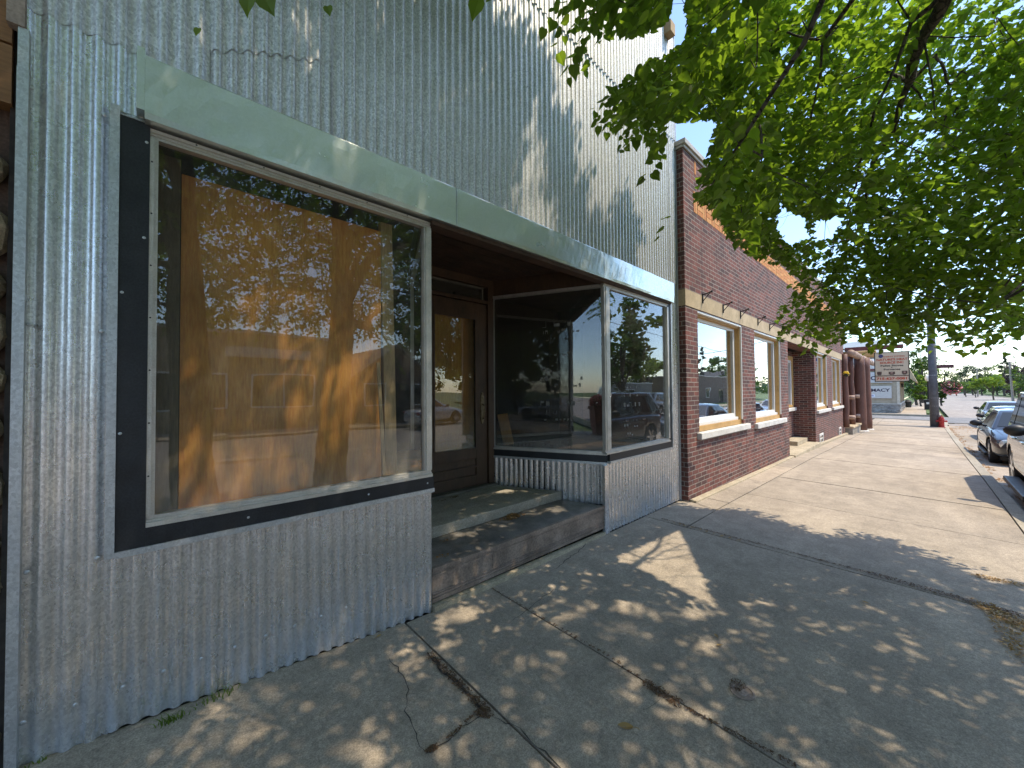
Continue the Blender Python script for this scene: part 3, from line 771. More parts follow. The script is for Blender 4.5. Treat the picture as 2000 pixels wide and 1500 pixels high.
# diamond plate pattern as raised lozenges
for i in range(66):
    for j in range(14):
        x = 1.50+i*.032+(j % 2)*.016; y = 2.445+j*.033
        if not (1.46+(y-2.425)*.45 < x < 3.60-(y-2.425)*.26): continue
        s = 1 if (i+j) % 2 else -1
        a.add([(x-.009, y-.006*s, .3046), (x, y-.002*s-.0025, .3066), (x+.009, y+.006*s, .3046), (x, y+.002*s+.0025, .3066)], [(0, 1, 2, 3)])
S.P('tread_plate', a, plain('dark_tread_steel', (.25, .225, .195), .55, .45, .35, 8, .15))
a = MB(); a.box(1.455, 2.424, .055, 3.62, 2.445, .284); a.box(1.455, 2.412, .284, 3.62, 2.445, .306)
for z, h in ((.245, .012), (.100, .010), (.120, .006), (.082, .006)): a.box(1.455, 2.416, z, 3.62, 2.4235, z+h)
a.box(2.02, 2.418, .13, 2.026, 2.4235, .24)
S.P('step_riser', a, M['rust'])
a = MB(); a.prism([(1.455, 2.385), (3.62, 2.40), (3.62, 2.445), (1.455, 2.445)], lambda x, y: gz(x, y)-.02, lambda x, y: .045-.012*(x-1.4)); S.P('step_footing', a, M['foundation'])
# right-hand window of the bay
a = MB(); a.box(3.705, 2.383, .757, 5.262, 2.425, .784); a.box(5.262, 2.383, .757, 5.288, 2.425, 2.80); S.P('galvanised_edge', a, M['flash'])
a = MB(); a.box(3.705, 2.392, .784, 5.262, 2.43, .866); a.box(5.205, 2.392, .866, 5.262, 2.43, 2.77); S.P('black_surround', a, M['black'])
W2 = thing('front_window', None, None); W2.parent = S.root; W2.location = -S.loc
fr = MB(); win_frame(fr, 3.632, 5.205, .866, 2.772, 2.404, .036, .035, 'rtb'); fr.box(3.632, 2.394, .911, 3.742, 2.436, 2.732); fr.box(3.66, 2.388, .911, 3.70, 2.394, 2.732)
fr.build('window_frame', M['alu'], W2)
p = MB(); p.box(3.742, 2.426, .90, 5.17, 2.431, 2.745); p.build('glass_pane', M['glass_side'], W2)
d = MB(); d.prism([(3.70, 2.46), (5.30, 2.46), (5.30, 3.9), (3.10, 3.9)], .80, .84); d.box(5.26, 2.46, .84, 5.30, 3.9, 2.98)
S.P('display_floor', d, M['doorwood'])
# ghost lettering left on the two panes of the bay: rows of worn strokes
def ghost(put, x0, x1, rows, seed):
    r = random.Random(seed)
    for (z, h, fill, ind) in rows:
        x = x0+ind
        while x < x1-ind*.4:
            w = r.uniform(.35, .9)*h
            if r.random() < fill:
                k = r.random()
                if k < .35: put(x, z, x+.0045, z+h*r.uniform(.4, 1.))
                if k < .8: put(x, z+h*r.choice((0, .45, .9)), x+w, z+h*r.choice((0, .45, .9))+.004)
                if r.random() < .4: put(x+w, z, x+w+.004, z+h*.8)
            x += w+.025
rows = [(2.34, .09, .9, .03), (2.26, .05, .6, .0), (2.18, .035, .6, .08), (1.99, .05, .45, .0), (1.84, .05, .3, .02), (1.70, .045, .5, .0), (1.62, .045, .6, .03), (1.40, .06, .75, .0), (1.30, .06, .8, .05), (1.22, .03, .5, .04)]
a = MB(); ghost(lambda x0, z0, x1, z1: a.box(x0, -.0168, z0, x1, -.0160, z1), .30, .80, rows, 4)
for q in range(14):
    t0, t1 = -math.pi/2+math.pi*q/14, -math.pi/2+math.pi*(q+1)/14
for v in range(1): pass
k0 = len(a.v); a.v = [(LR-.35-s+.0, dd, z) for s, dd, z in a.v]; fR(a, 0)
lett = plain('worn_lettering', (.20, .19, .17), .9, 0, .6, 14)
S.P('faded_lettering', a, lett)
rows2 = [(z-.02, h*.8, f*.8, i) for z, h, f, i in rows if z < 1.75] + [(1.12, .05, .7, .05), (1.02, .05, .7, .0), (1.5, .05, .6, 0)]
a = MB(); ghost(lambda x0, z0, x1, z1: a.box(x0, 2.4245, z0, x1, 2.4255, z1), 4.02, 4.42, rows2, 9)
S.P('faded_lettering', a, lett)
# screws with washers
sc_ = MB(); sc_.lathe([(.009, 0), (.009, .0015), (.005, .003), (.005, .006), (0, .0068)], (0, 0, 0), 8, 'y')
sc_.v = [(x, -y, z) for x, y, z in sc_.v]; sc_.f = [f[::-1] for f in sc_.f]
first = None
for (px_, py_) in [(147, 1377), (240, 1342), (320, 1311), (393, 1287), (459, 1264), (519, 1242), (576, 1223), (627, 1204), (676, 1187), (725, 1166), (770, 1150), (45, 1412), (52, 1118), (190, 1090), (57, 634), (199, 647), (205, 224), (60, 172), (830, 1120), (1224, 958), (1262, 944), (1296, 930)]:
    q = onY(px_, py_, 2.4095)
    if first is None:
        first = sc_.build('screw', M['flash'], S.root, at=q-S.loc)
    else:
        c = first.copy(); COL.objects.link(c); c.location = q-S.loc
for (x_, z_) in ((-.045, 2.72), (-.05, 2.28), (-.118, 1.40), (-.118, 2.02), (.35, .93), (.98, .93), (1.40, .93)):
    c = first.copy(); COL.objects.link(c); c.scale = (.7, .7, .7); c.location = Vector((x_, 2.3885, z_))-S.loc
for i in range(9):
    for z in (3.3, 4.35, 5.45):
        c = first.copy(); COL.objects.link(c); c.location = Vector((.9+i*.5085+.034*(i % 2), 2.4065, z+.03*math.sin(i*3)))-S.loc

# boards standing inside the window: things of their own
def inside(name, mb, mat, label, cat): return tag(mb.build(name, mat), label, cat)
a = MB(); a.box(.084, 2.612, .956, 1.160, 2.626, 2.72); inside('plywood_sheet', a, M['ply'], 'large orange brown plywood sheet standing behind the big display window', 'plywood sheet')
a = MB(); a.box(-.025, 2.604, .956, .080, 2.618, 2.79); inside('wooden_board', a, M['ply_grey'], 'narrow dull brown board left of the big plywood sheet', 'board')
a = MB(); a.bar((1.235, 2.62, .957), (1.20, 2.63, 2.79), .085, .038, (0, 1, 0)); inside('timber_stud', a, M['lumber'], 'pale upright timber stud at the right edge of the plywood sheet', 'timber')
a = MB(); a.bar((1.15, 2.53, .957), (1.13, 2.59, 1.78), .022, .012, (0, 1, 0)); inside('wood_strip', a, M['lumber'], 'thin pale wood strip leaning against the timber stud', 'wood strip')
a = MB(); a.box(2.14, 3.86, .45, 3.02, 3.875, 2.66); inside('plywood_sheet', a, M['ply'], 'plywood sheet closing off the glass of the shop door', 'plywood sheet')
a = MB(); a.bar((4.02, 4.25, .245), (3.97, 4.5, 1.22), .2, .02, (0, 1, 0)); inside('wooden_board', a, M['ply'], 'short orange board leaning in the dark room behind the angled window', 'board')
# leaf pile on the tread
z = .3047; sp = [(2.63, 2.845, z, 240, .10, .055, .05), (2.63, 2.84, z, 90, .17, .07, .008), (1.62, 2.55, z, 14, .06, .03, .006), (1.80, 2.80, z, 10, .05, .03, .005)]
litter('leaf_pile', sp, M['dryleaf'], (.012, .03), 'heap of dry orange leaves on the step tread in the doorway')
z = .403; sp = [(2.25, 3.55, z, 12, .05, .03, .005), (2.42, 3.55, z, 16, .06, .03, .008), (2.06, 3.50, z, 5, .02, .02, .004)]
litter('leaf_litter', sp, M['dryleaf_dark'], (.012, .04), 'few dry leaves on the concrete step by the door')

# ================================================================== STONE NEIGHBOUR (left edge)
N = Bld('stone_shopfront', 'rough stone and board shopfront at the left edge beside the metal wall', 'shop building', (-2.2, 2.7, 0))
a = MB(); a.box(-4.5, 2.50, -.1, -.445, 2.7, 4.6); N.P('wall', a, plain('brown_render', (.10, .06, .042), .9, 0, .3, 6))
a = MB()
zb = 2.72
for k, h in enumerate((.24, .22, .2, .22, .2, .3)):
    a.box(-4.5, 2.425-.004*(k % 2), zb, -.432, 2.5, zb+h-.008); zb += h
N.P('wall_boards', a, M['board_left'])
a = MB(); r2 = random.Random(5)
zc = .2
while zc < 2.5:
    xx = -.49
    for c in range(7):
        rx = r2.uniform(.06, .12); rzz = r2.uniform(.06, .11)
        a.ell((xx-.02+r2.uniform(-.012, .014) if c == 0 else xx, 2.475, zc+r2.uniform(-.04, .04)), (rx if c else .075, .055, rzz), 10, 7, .09); xx -= rx*1.9
    zc += r2.uniform(.17, .26)
N.P('stone_facing', a, concrete('field_stone', (.30, .22, .13), (.46, .36, .24), island=True, bump=.9))
# ================================================================== BRICK BUILDING
BY = 2.30
B = Bld('brick_building', 'dark red brick building with tan stone band and two big white framed windows', 'brick building', (13.5, 2.6, 0))
TOP = 5.13
a = MB()
Z0 = -.75; H1 = 2.785
piers = [(5.545, 5.98), (8.06, 8.84), (10.9, 11.62), (15.05, 15.35), (17.4, 18.45), (20.6, 21.6)]
for x0, x1 in piers: a.box(x0, BY, Z0, x1, 2.66, H1)
for x0, x1, z in ((5.98, 8.06, .835), (8.84, 10.9, .80), (15.35, 17.4, .80), (18.45, 20.6, .80)): a.box(x0, BY, Z0, x1, 2.66, z)
a.box(5.545, BY, H1, 21.6, 2.66, TOP)
a.box(5.545, 2.66, Z0, 5.75, 11, TOP-.3); a.box(21.4, 2.66, Z0, 21.6, 11, TOP-.3)
a.box(11.40, 2.66, Z0, 11.62, 3.0, H1); a.box(15.05, 2.66, Z0, 15.3, 3.0, H1)
a.box(11.62, 2.86, Z0, 13.72, 3.0, H1); a.box(14.93, 2.86, Z0, 15.05, 3.0, H1); a.box(13.72, 2.86, Z0, 14.93, 3.0, 1.02); a.box(13.72, 2.86, 2.62, 14.93, 3.0, H1)
B.P('wall', a, M['brick'])
a = MB(); a.box(5.75, 2.66, 2.9, 21.4, 11, 3.0); a.box(5.56, 2.66, TOP-.29, 21.58, 11.2, TOP-.2); B.P('roof', a, M['dark'])
a = MB(); a.box(5.75, 5.6, Z0, 21.4, 5.7, 2.9); a.box(5.75, 2.66, -.3, 21.4, 5.6, -.2); a.box(11.3, 3.0, -.2, 11.4, 5.6, 2.9)
B.P('interior_wall', a, plain('dim_plaster', (.20, .19, .17), .9, 0, .15, 2))
a = MB(); a.box(5.51, 2.25, TOP+.002, 21.62, 2.72, TOP+.075); a.box(5.53, 2.275, TOP-.04, 21.6, 2.2985, TOP+.0015); a.box(5.522, 2.2985, TOP-.04, 5.5435, 2.70, TOP+.0015)
B.P('coping', a, M['coping'], bevel=.006)
a = MB(); a.box(5.54, 2.293, 2.795, 21.604, 2.2985, 3.03); a.box(5.538, 2.2986, 2.795, 5.5435, 2.66, 3.03); B.P('stone_band', a, M['stone_band'])
a = MB(); a.prism([(5.57, 2.20), (11.62, 2.21), (11.62, BY-.002), (5.57, BY-.002)], lambda x, y: gz(x, y)-.08, lambda x, y: gz(x, y)+.028)
B.P('foundation_ledge', a, M['foundation'], bevel=.01)
a = MB(); a.prism([(15.05, 2.2), (21.6, 2.2), (21.6, BY-.002), (15.05, BY-.002)], lambda x, y: gz(x, y)-.08, lambda x, y: gz(x, y)+.075)
B.P('foundation_ledge', a, M['foundation'], bevel=.01)
a = MB(); a.prism([(11.62, 2.18), (15.05, 2.18), (15.05, 2.855), (11.62, 2.855)], lambda x, y: gz(x, y)-.2, -.065); a.box(13.6, 2.5, -.064, 15.04, 2.855, .06); B.P('entrance_step', a, M['foundation'], bevel=.008)
# basket-weave of orange brick
a = MB(); x = 5.90; z0, z1 = 4.262, 4.58; k = 0; h = z1-z0
while x < 21.2:
    for j in range(2): a.m = (k+j) % 2; a.box(x+j*.068, BY-.0045, z0, x+j*.068+.060, BY-.0002, z1)
    x += .144
    for j in range(4):
        a.m = (j+k) % 2; a.box(x, BY-.0045, z0+j*h/4+.003, x+.205, BY-.0002, z0+(j+1)*h/4-.006)
    x += .214
    k += 1
B.P('orange_brick_pattern', a, [M['orange_brick'], M['orange_brick2']])
for i in range(40):
    x = 5.95+i*.4
    if i % 3 < 2: a = MB(); a.box(x, BY-.004, 4.86, x+.06, BY-.0002, 5.06); B.P('orange_brick', a, M['orange_brick'])
# iron brackets on the band
for i, (px_, py_) in enumerate([(1372, 580), (1412, 600), (1446, 612), (1480, 626), (1503, 637), (1526, 648)]):
    q = onY(px_, py_, 2.29); a = MB(); x, z = q.x, q.z
    a.box(x-.012, 2.278, z-.10, x+.012, 2.2925, z+.05); a.bar((x, 2.285, z+.03), (x, 2.16, z+.055), .014, .014); a.bar((x, 2.285, z-.07), (x, 2.18, z+.045), .010, .010, (1, 0, 0)); a.ell((x, 2.155, z+.06), (.018, .018, .018), 8, 6)
    if i in (3, 5): a.bar((x-.05, 2.17, z+.08), (x+.05, 2.17, z+.02), .014, .014)
    br = B.P('bracket', a, M['iron'])
q = onY(1480, 626, 2.29); q2 = onY(1526, 648, 2.29); a = MB(); a.tube([(q.x, 2.17, q.z+.045), (q2.x, 2.17, q2.z+.05)], .008, 6); B.P('rod', a, M['iron'])

def brick_window(x0, x1, z0, z1, sill_l, sill_r, sill_h, label=None):
    w = thing('window', label, None); w.parent = B.root; w.location = -B.loc
    a = MB()      # white capping and vinyl frame
    a.box(x0, 2.306, z1-.035, x1, 2.44, z1); a.box(x1-.030, 2.306, z0+.09, x1, 2.335, z1-.035)
    fy_ = 2.415
    a.box(x0+.028, fy_, z0+.10, x1-.055, 2.47, z0+.20); a.box(x0+.028, fy_, z1-.115, x1-.055, 2.47, z1-.06)
    a.box(x0+.028, fy_, z0+.20, x0+.085, 2.47, z1-.115); a.box(x1-.135, fy_, z0+.20, x1-.055, 2.47, z1-.115)
    a.box(x0+.01, 2.37, z0+.082, x1-.05, 2.4149, z0+.135)
    a.build('window_frame', M['white'], w, bevel=.004)
    a = MB()
    a.box(x1-.054, 2.336, z0+.002, x1-.001, 2.47, z1-.036); a.box(x0+.001, 2.33, z0+.002, x0+.027, 2.47, z1-.036); a.box(x0+.027, 2.34, z0+.002, x1-.054, 2.46, z0+.08); a.box(x0+.027, 2.35, z1-.06, x1-.054, 2.46, z1-.036)
    a.build('casing', M['orangewood'], w)
    a = MB(); a.box(x0+.08, 2.436, z0+.19, x1-.13, 2.442, z1-.11); a.build('glass_pane', M['glass_new'], w)
    a = MB(); a.box(sill_l, 2.235, z0-sill_h, sill_r, 2.3395, z0-.001); a.build('sill', M['sillstone'], w, bevel=.010)
brick_window(5.98, 8.06, .935, 2.785, 5.90, 8.27, .10)
brick_window(8.84, 10.9, .895, 2.785, 8.74, 11.12, .105)
brick_window(15.35, 17.4, .90, 2.785, 15.28, 17.65, .10)
brick_window(18.45, 20.6, .90, 2.785, 18.3, 20.85, .10)
w = thing('window', None, None); w.parent = B.root; w.location = -B.loc
a = MB(); a.box(13.72, 2.82, 1.02, 13.82, 2.90, 2.62); a.box(14.82, 2.82, 1.02, 14.93, 2.90, 2.62); a.box(13.82, 2.82, 2.50, 14.82, 2.90, 2.62); a.box(13.82, 2.82, 1.02, 14.82, 2.90, 1.09); a.build('casing', M['orangewood'], w)
a = MB(); a.box(14.70, 2.85, 1.09, 14.82, 2.91, 2.50); a.box(13.82, 2.85, 1.09, 13.90, 2.91, 2.50); a.box(13.90, 2.85, 2.42, 14.70, 2.91, 2.50); a.build('window_frame', M['white'], w)
a = MB(); a.box(13.9, 2.88, 1.09, 14.7, 2.885, 2.42); a.build('glass_pane', M['glass_new'], w)
a = MB(); a.box(13.6, 2.77, .90, 15.045, 2.86, 1.0); a.build('sill', M['sillstone'], w, bevel=.01)
for x0, x1, z0, z1 in ((15.55, 16.25, -.20, .13), (19.75, 20.3, -.30, .05)):
    w = thing('cellar_window', None, None); w.parent = B.root; w.location = -B.loc
    a = MB(); a.box(x0, 2.275, z0, x0+.07, 2.299, z1); a.box(x1-.07, 2.275, z0, x1, 2.299, z1); a.box(x0+.07, 2.275, z1-.06, x1-.07, 2.299, z1); a.box(x0+.07, 2.275, z0, x1-.07, 2.299, z0+.05)
    a.box(x0+.07, 2.285, (z0+z1)/2-.02, x1-.07, 2.299, (z0+z1)/2+.02); a.build('window_frame', M['sillstone'], w)
    a = MB(); a.box(x0+.07, 2.29, z0+.05, x1-.07, 2.2985, z1-.06); a.build('glass_pane', M['farpane'], w)
a = MB(); a.box(6.12, 2.72, -.19, 6.95, 2.735, 2.10); tag(a.build('wooden_board', timber('yellow_board', (.34, .25, .06), (.46, .36, .11), 'z', 1., .7, True, .6, .2)), 'yellowish board standing behind the first brick building window', 'board')

# ================================================================== LOG PORCH SHOP
L = Bld('log_porch_shop', 'rustic shop with stained log porch posts beyond the brick building', 'shop building', (27, 2.6, -.5))
a = MB(); a.box(21.62, 3.4, -.8, 34.5, 3.55, 3.3); a.box(34.35, 3.55, -.8, 34.5, 9, 3.3); L.P('wall', a, timber('log_wall', (.10, .05, .03), (.18, .09, .06), 'x', 1., .7))
a = MB()
for k in range(9):
    y0 = 1.98+k*.24; z0 = 3.10+k*.17
    a.add([(23.5, y0, z0), (34.6, y0, z0), (34.6, y0+.27, z0+.19), (23.5, y0+.27, z0+.19), (23.5, y0, z0-.03), (34.6, y0, z0-.03), (34.6, y0+.27, z0+.16), (23.5, y0+.27, z0+.16)], [(0, 1, 2, 3), (7, 6, 5, 4), (0, 4, 5, 1), (3, 2, 6, 7), (0, 3, 7, 4), (1, 5, 6, 2)])
L.P('roof', a, timber('shingles', (.15, .105, .08), (.26, .2, .16), 'y', 1., .9))
def logtube(pts, r, seed, n=12):
    q = random.Random(seed); a = MB(); P = []; RR = []
    for p0, p1 in zip(pts, pts[1:]):
        p0 = Vector(p0); p1 = Vector(p1)
        for i in range(8):
            v = p0.lerp(p1, i/8); P.append(v+Vector((q.gauss(0, .012), q.gauss(0, .012), 0))); RR.append(r*(1-.12*i/8)*q.uniform(.95, 1.06))
    P.append(Vector(pts[-1])); RR.append(r*.88); a.tube(P, RR, n); return a
def Xat(px_, Y): d = FW + RT*(px_-1000)/FPX; return Y*d.x/d.y
for (px_, Y, r, zt, nm) in [(1652, 2.2, .11, 3.05, 0), (1663, 2.2, .12, 3.05, 1), (1680, 2.02, .22, 3.10, 2), (1691.5, 1.92, .205, 3.12, 3)]:
    X = Xat(px_, Y); zb = gz(X, Y) if nm > 1 else -.02
    lo = L.P('log_post', logtube([(X, Y, zb), (X-.03, Y+.02, zt)], r, 40+nm, 14), M['log'], smooth=True)
    if nm > 1:
        a = MB(); a.lathe([(r*1.25, -.25), (r*1.3, .02), (r*1.1, .05), (0, .05)], (X, Y, zb), 12); L.P('post_base', a, M['sillstone'])
a = logtube([(21.75, 2.08, 3.12), (26, 2.05, 3.10), (31.5, 1.98, 3.08)], .15, 77); L.P('log_beam', a, M['paleLog'], smooth=True)
for X, z in ((21.85, 1.22), (23.5, 1.24), (21.85, .36), (23.6, .34)):
    a = logtube([(X, 1.98, z), (X, 2.9, z)], .085, int(X*9+z*7)); le = L.P('log_rail', a, M['paleLog'], smooth=True)
a = MB(); a.box(29.0, 1.72, 3.34, 29.35, 3.2, 3.72); L.P('log_beam', a, M['orangewood'], bevel=.05)
a = MB(); a.prism([(21.63, 2.06), (25.6, 2.0), (25.6, 2.36), (21.63, 2.36)], -.8, -.10); L.P('low_stone_wall', a, concrete('rubble_stone', (.28, .25, .2), (.4, .36, .3), island=False, bump=1.))
a = MB(); a.prism([(21.62, 2.02), (25.66, 1.96), (25.66, 2.40), (21.62, 2.40)], -.099, -.02); L.P('wall_cap', a, M['stone_band'], bevel=.01)
def blossom(c, r, n, mat, size, seed, flat=1.):
    q = random.Random(seed); a = MB()
    for _ in range(n):
        v = Vector((q.gauss(0, 1), q.gauss(0, 1), q.gauss(0, 1))).normalized()*r*q.uniform(.75, 1.05); v.z *= flat
        p = Vector(c)+v; u = Vector((q.gauss(0, 1), q.gauss(0, 1), q.gauss(0, 1))).normalized(); w = u.orthogonal().normalized(); s = size*q.uniform(.6, 1.3)
        a.add([p-u*s, p-w*s*.7, p+u*s, p+w*s*.7], [(0, 1, 2, 3)])
    return a
X = Xat(1650, 2.0); t = thing('flower_basket', 'small yellow flower basket hanging on the log porch', 'flower basket', (X, 1.95, 2.15))
blossom((0, 0, 0), .09, 50, None, .04, 3).build('flowers', leafmat('yellow_petal', (.55, .36, .03), (.75, .55, .08), .3), t)
a = MB(); a.lathe([(.02, -.12), (.08, -.08), (.10, 0)], n=10); a.tube([(0, 0, 0), (0, 0, .55)], .006, 5); a.build('pot', M['iron'], t)

# ---- text helper
def text_mesh(txt, h, width=None, depth=.002, bold=0.0):
    cu = bpy.data.curves.new('t', 'FONT'); cu.body = txt; cu.size = h*1.38; cu.extrude = depth; cu.offset = bold; cu.align_x = 'CENTER'; cu.resolution_u = 3
    o = bpy.data.objects.new('t', cu); COL.objects.link(o); bpy.context.view_layer.update()
    dg = bpy.context.evaluated_depsgraph_get(); me = bpy.data.meshes.new_from_object(o.evaluated_get(dg))
    bpy.data.objects.remove(o); bpy.data.curves.remove(cu)
    if width:
        xs_ = [v.co.x for v in me.vertices]; w = max(xs_)-min(xs_); k = width/w
        for v in me.vertices: v.co.x *= k
    return me
def text_facing(txt, loc, h, mat, parent, width=None, bold=.0, name='lettering'):
    """text on a board that faces -X"""
    me = text_mesh(txt, h, width, .002, bold); me.materials.append(mat)
    m = Matrix(((0, 0, -1, 0), (-1, 0, 0, 0), (0, 1, 0, 0), (0, 0, 0, 1)))
    me.transform(m); me.name = name
    o = bpy.data.objects.new(name, me); COL.objects.link(o); o.parent = parent; o.location = loc
    return o
red = plain('red_lettering', (.52, .07, .03), .6, 0, .12); blk = plain('black_lettering', (.03, .03, .03), .6, 0, .1); navy = plain('dark_lettering', (.045, .03, .06), .6, 0, .1)
# ================================================================== HANGING SIGN
SX = 24.0
t = thing('hanging_sign', 'cream shop sign with red lettering and phone number hanging over the pavement', 'sign', (SX, .93, 1.9))
o0 = Vector((SX, .93, 1.9))
def sb_(a, name, mat, **k): return a.build(name, mat, t, at=-o0, **k)
a = MB(); a.box(SX, .405, 2.17, SX+.10, 1.46, 3.20); bo = sb_(a, 'sign_board', plain('cream_sign_face', (.70, .58, .41), .5, 0, .07, 3))
a = MB(); a.box(SX-.012, 1.46, 2.145, SX+.11, 1.49, 3.225); a.box(SX-.012, .375, 2.145, SX+.11, .405, 3.225); a.box(SX-.012, .405, 3.2, SX+.11, 1.46, 3.225); a.box(SX-.012, .405, 2.145, SX+.11, 1.46, 2.17); sb_(a, 'sign_frame', M['iron'])
a = MB(); a.box(SX, .405, 1.915, SX+.10, 1.46, 2.144); sb_(a, 'phone_board', plain('pale_sign_face', (.72, .55, .40), .5, 0, .05, 3))
a = MB(); a.box(SX-.012, 1.46, 1.89, SX+.11, 1.49, 2.1449); a.box(SX-.012, .375, 1.89, SX+.11, .405, 2.1449); a.box(SX-.012, .405, 1.89, SX+.11, 1.46, 1.915); sb_(a, 'sign_frame', M['iron'])
cx = .0
def tl(txt, y, z, h, m, w, b=.0): text_facing(txt, (-.0025, y-.93, z-1.9), h, m, t, w, b)
tl('ENERGY SYSTEMS', .85, 2.985, .06, red, .68, .001)
tl("NATURE'S HEAT", .925, 2.84, .095, red, .98, .004)
tl('SOURCE INC', .925, 2.70, .095, red, .76, .004)
tl('Pellet Stoves', .925, 2.575, .075, blk, .72, .003)
tl('&', .925, 2.51, .045, blk, None, .002)
tl('Furnaces', .925, 2.41, .075, blk, .52, .003)
tl('715-627-0081', .93, 1.985, .10, red, .96, .005)
a = MB(); a.lathe([(.0, -.004), (.075, -.004), (.08, 0)], (SX-.001, 1.27, 3.05), 20, 'x'); sb_(a, 'emblem', plain('blue_emblem', (.06, .06, .16), .5, 0, .3, 20))
a = MB()
for (y, w, h, z) in ((1.33, .15, .13, 2.22), (.93, .20, .11, 2.225), (.53, .17, .13, 2.23)):
    a.box(SX-.004, y-w/2, z, SX, y+w/2, z+h); a.box(SX-.004, y-w/3, z-.03, SX, y+w/3, z-.004)
so = sb_(a, 'stove_picture', plain('dull_brown_print', (.12, .07, .05), .6, 0, .3, 30))
a = MB()
for (y, w, h, z) in ((.93, .08, .05, 2.26), (.53, .06, .05, 2.275)): a.box(SX-.006, y-w/2, z, SX-.0042, y+w/2, z+h)
sb_(a, 'stove_picture', plain('pale_print', (.5, .32, .25), .6))
a = MB(); a.box(SX+.0, .55, 3.36, SX+.12, 2.5, 3.54); sb_(a, 'sign_beam', plain('maroon_beam', (.16, .05, .045), .7, 0, .2))
a = MB()
for y in (.6, 1.3): a.box(SX+.04, y-.012, 3.2251, SX+.06, y+.012, 3.36)
sb_(a, 'hanger', M['iron'])

# ================================================================== PHARMACY
Pm = Bld('pharmacy_building', 'beige pharmacy building with stone base on the corner across the side street', 'shop building', (53, 5, -.5))
beige = timber('beige_siding', (.44, .37, .27), (.54, .46, .35), 'z', 1., .8, False, .5)
a = MB(); a.box(47, 1.42, .28, 60, 12, 3.2); Pm.P('wall', a, beige)
a = MB()
for k in range(30): a.box(46.972, 1.5+k*.35, .28, 46.998, 1.54+k*.35, 3.1)
for k in range(36): a.box(47.1+k*.35, 1.392, .28, 47.14+k*.35, 1.418, 3.1)
Pm.P('batten', a, beige)
a = MB(); a.box(46.94, 1.36, .28, 47.12, 1.54, 3.15); Pm.P('corner_post', a, plain('pale_corner_trim', (.62, .55, .44), .7))
sto = MB(); q = random.Random(8); sto.box(46.95, 1.37, -.85, 60, 12, .22)
for k in range(150):
    y = q.uniform(1.4, 9); sto.ell((46.95, y, q.uniform(-.5, .2)), (.05, q.uniform(.09, .2), q.uniform(.06, .12)), 7, 5, .12)
for k in range(90): sto.ell((q.uniform(47, 60), 1.37, q.uniform(-.5, .2)), (q.uniform(.09, .2), .05, q.uniform(.06, .12)), 7, 5, .12)
Pm.P('stone_base', sto, concrete('grey_field_stone', (.24, .23, .22), (.44, .42, .38), island=True, bump=.6))
a = MB(); a.box(46.9, 1.34, .221, 47.05, 12, .279); a.box(47.05, 1.34, .221, 60, 1.42, .279); Pm.P('stone_cap', a, M['sillstone'])
a = MB(); a.box(46.90, 1.37, 3.38, 60, 12, 4.0); Pm.P('parapet', a, plain('white_parapet', (.72, .69, .65), .6))
a = MB(); a.box(46.86, 1.37, 3.2, 60, 12, 3.379); Pm.P('parapet_trim', a, plain('maroon_trim', (.17, .055, .05), .7))
a = MB(); pr_ = [(1.36, 4.05), (1.05, 4.05), (.32, 2.16), (.42, 2.14), (1.36, 3.1)]
vs = [(x, y, z) for x in (46.7, 60.2) for y, z in pr_]; a.add(vs, [(0, 1, 2, 3, 4), (9, 8, 7, 6, 5)] + [(i, 5+i, 5+(i+1) % 5, (i+1) % 5) for i in range(5)])
Pm.P('mansard', a, timber('cedar_mansard', (.42, .31, .18), (.54, .42, .27), 'z', 1., .8))
a = MB(); a.box(50, 2.7, 4.0, 60, 11, 6.2); Pm.P('upper_storey', a, plain('white_upper_wall', (.74, .73, .72), .7, 0, .05))
w = MB(); w.box(49.96, 3.05, 4.45, 49.999, 3.75, 5.3); Pm.P('window', w, M['farpane'])
a = MB(); a.box(46.85, 1.80, 2.12, 46.93, 4.6, 3.08); b1 = Pm.P('sign_panel', a, plain('grey_sign_panel', (.56, .55, .54), .55, 0, .05))
a = MB(); a.box(46.85, 1.86, .74, 46.93, 4.6, 1.84); b2 = Pm.P('sign_panel', a, plain('pale_sign_panel', (.60, .57, .53), .55, 0, .05))
text_facing('DOC', (46.847-53, 2.97-5, 2.37+.5), .36, navy, Pm.root, 1.25, .012)
text_facing('PHARMACY', (46.847-53, 3.12-5, 1.34+.5), .27, navy, Pm.root, 2.3, .012)
a = MB(); a.box(46.842, 2.92, .84, 46.848, 3.62, 1.08); Pm.P('small_notice', a, plain('white_notice', (.72, .74, .82), .5)); a = MB(); a.box(46.838, 3.4, .93, 46.8415, 3.52, 1.03); a.box(46.838, 3.0, .96, 46.8415, 3.36, 1.0); Pm.P('small_notice', a, plain('blue_print', (.08, .10, .35), .5))
a = MB(); a.lathe([(.0, -.16), (.06, -.14), (.08, .1), (.1, .12), (0, .22)], (49.2, 1.26, 1.85), 8); a.bar((49.2, 1.38, 2.0), (49.2, 1.26, 2.06), .03, .03); Pm.P('wall_lantern', a, M['iron'])

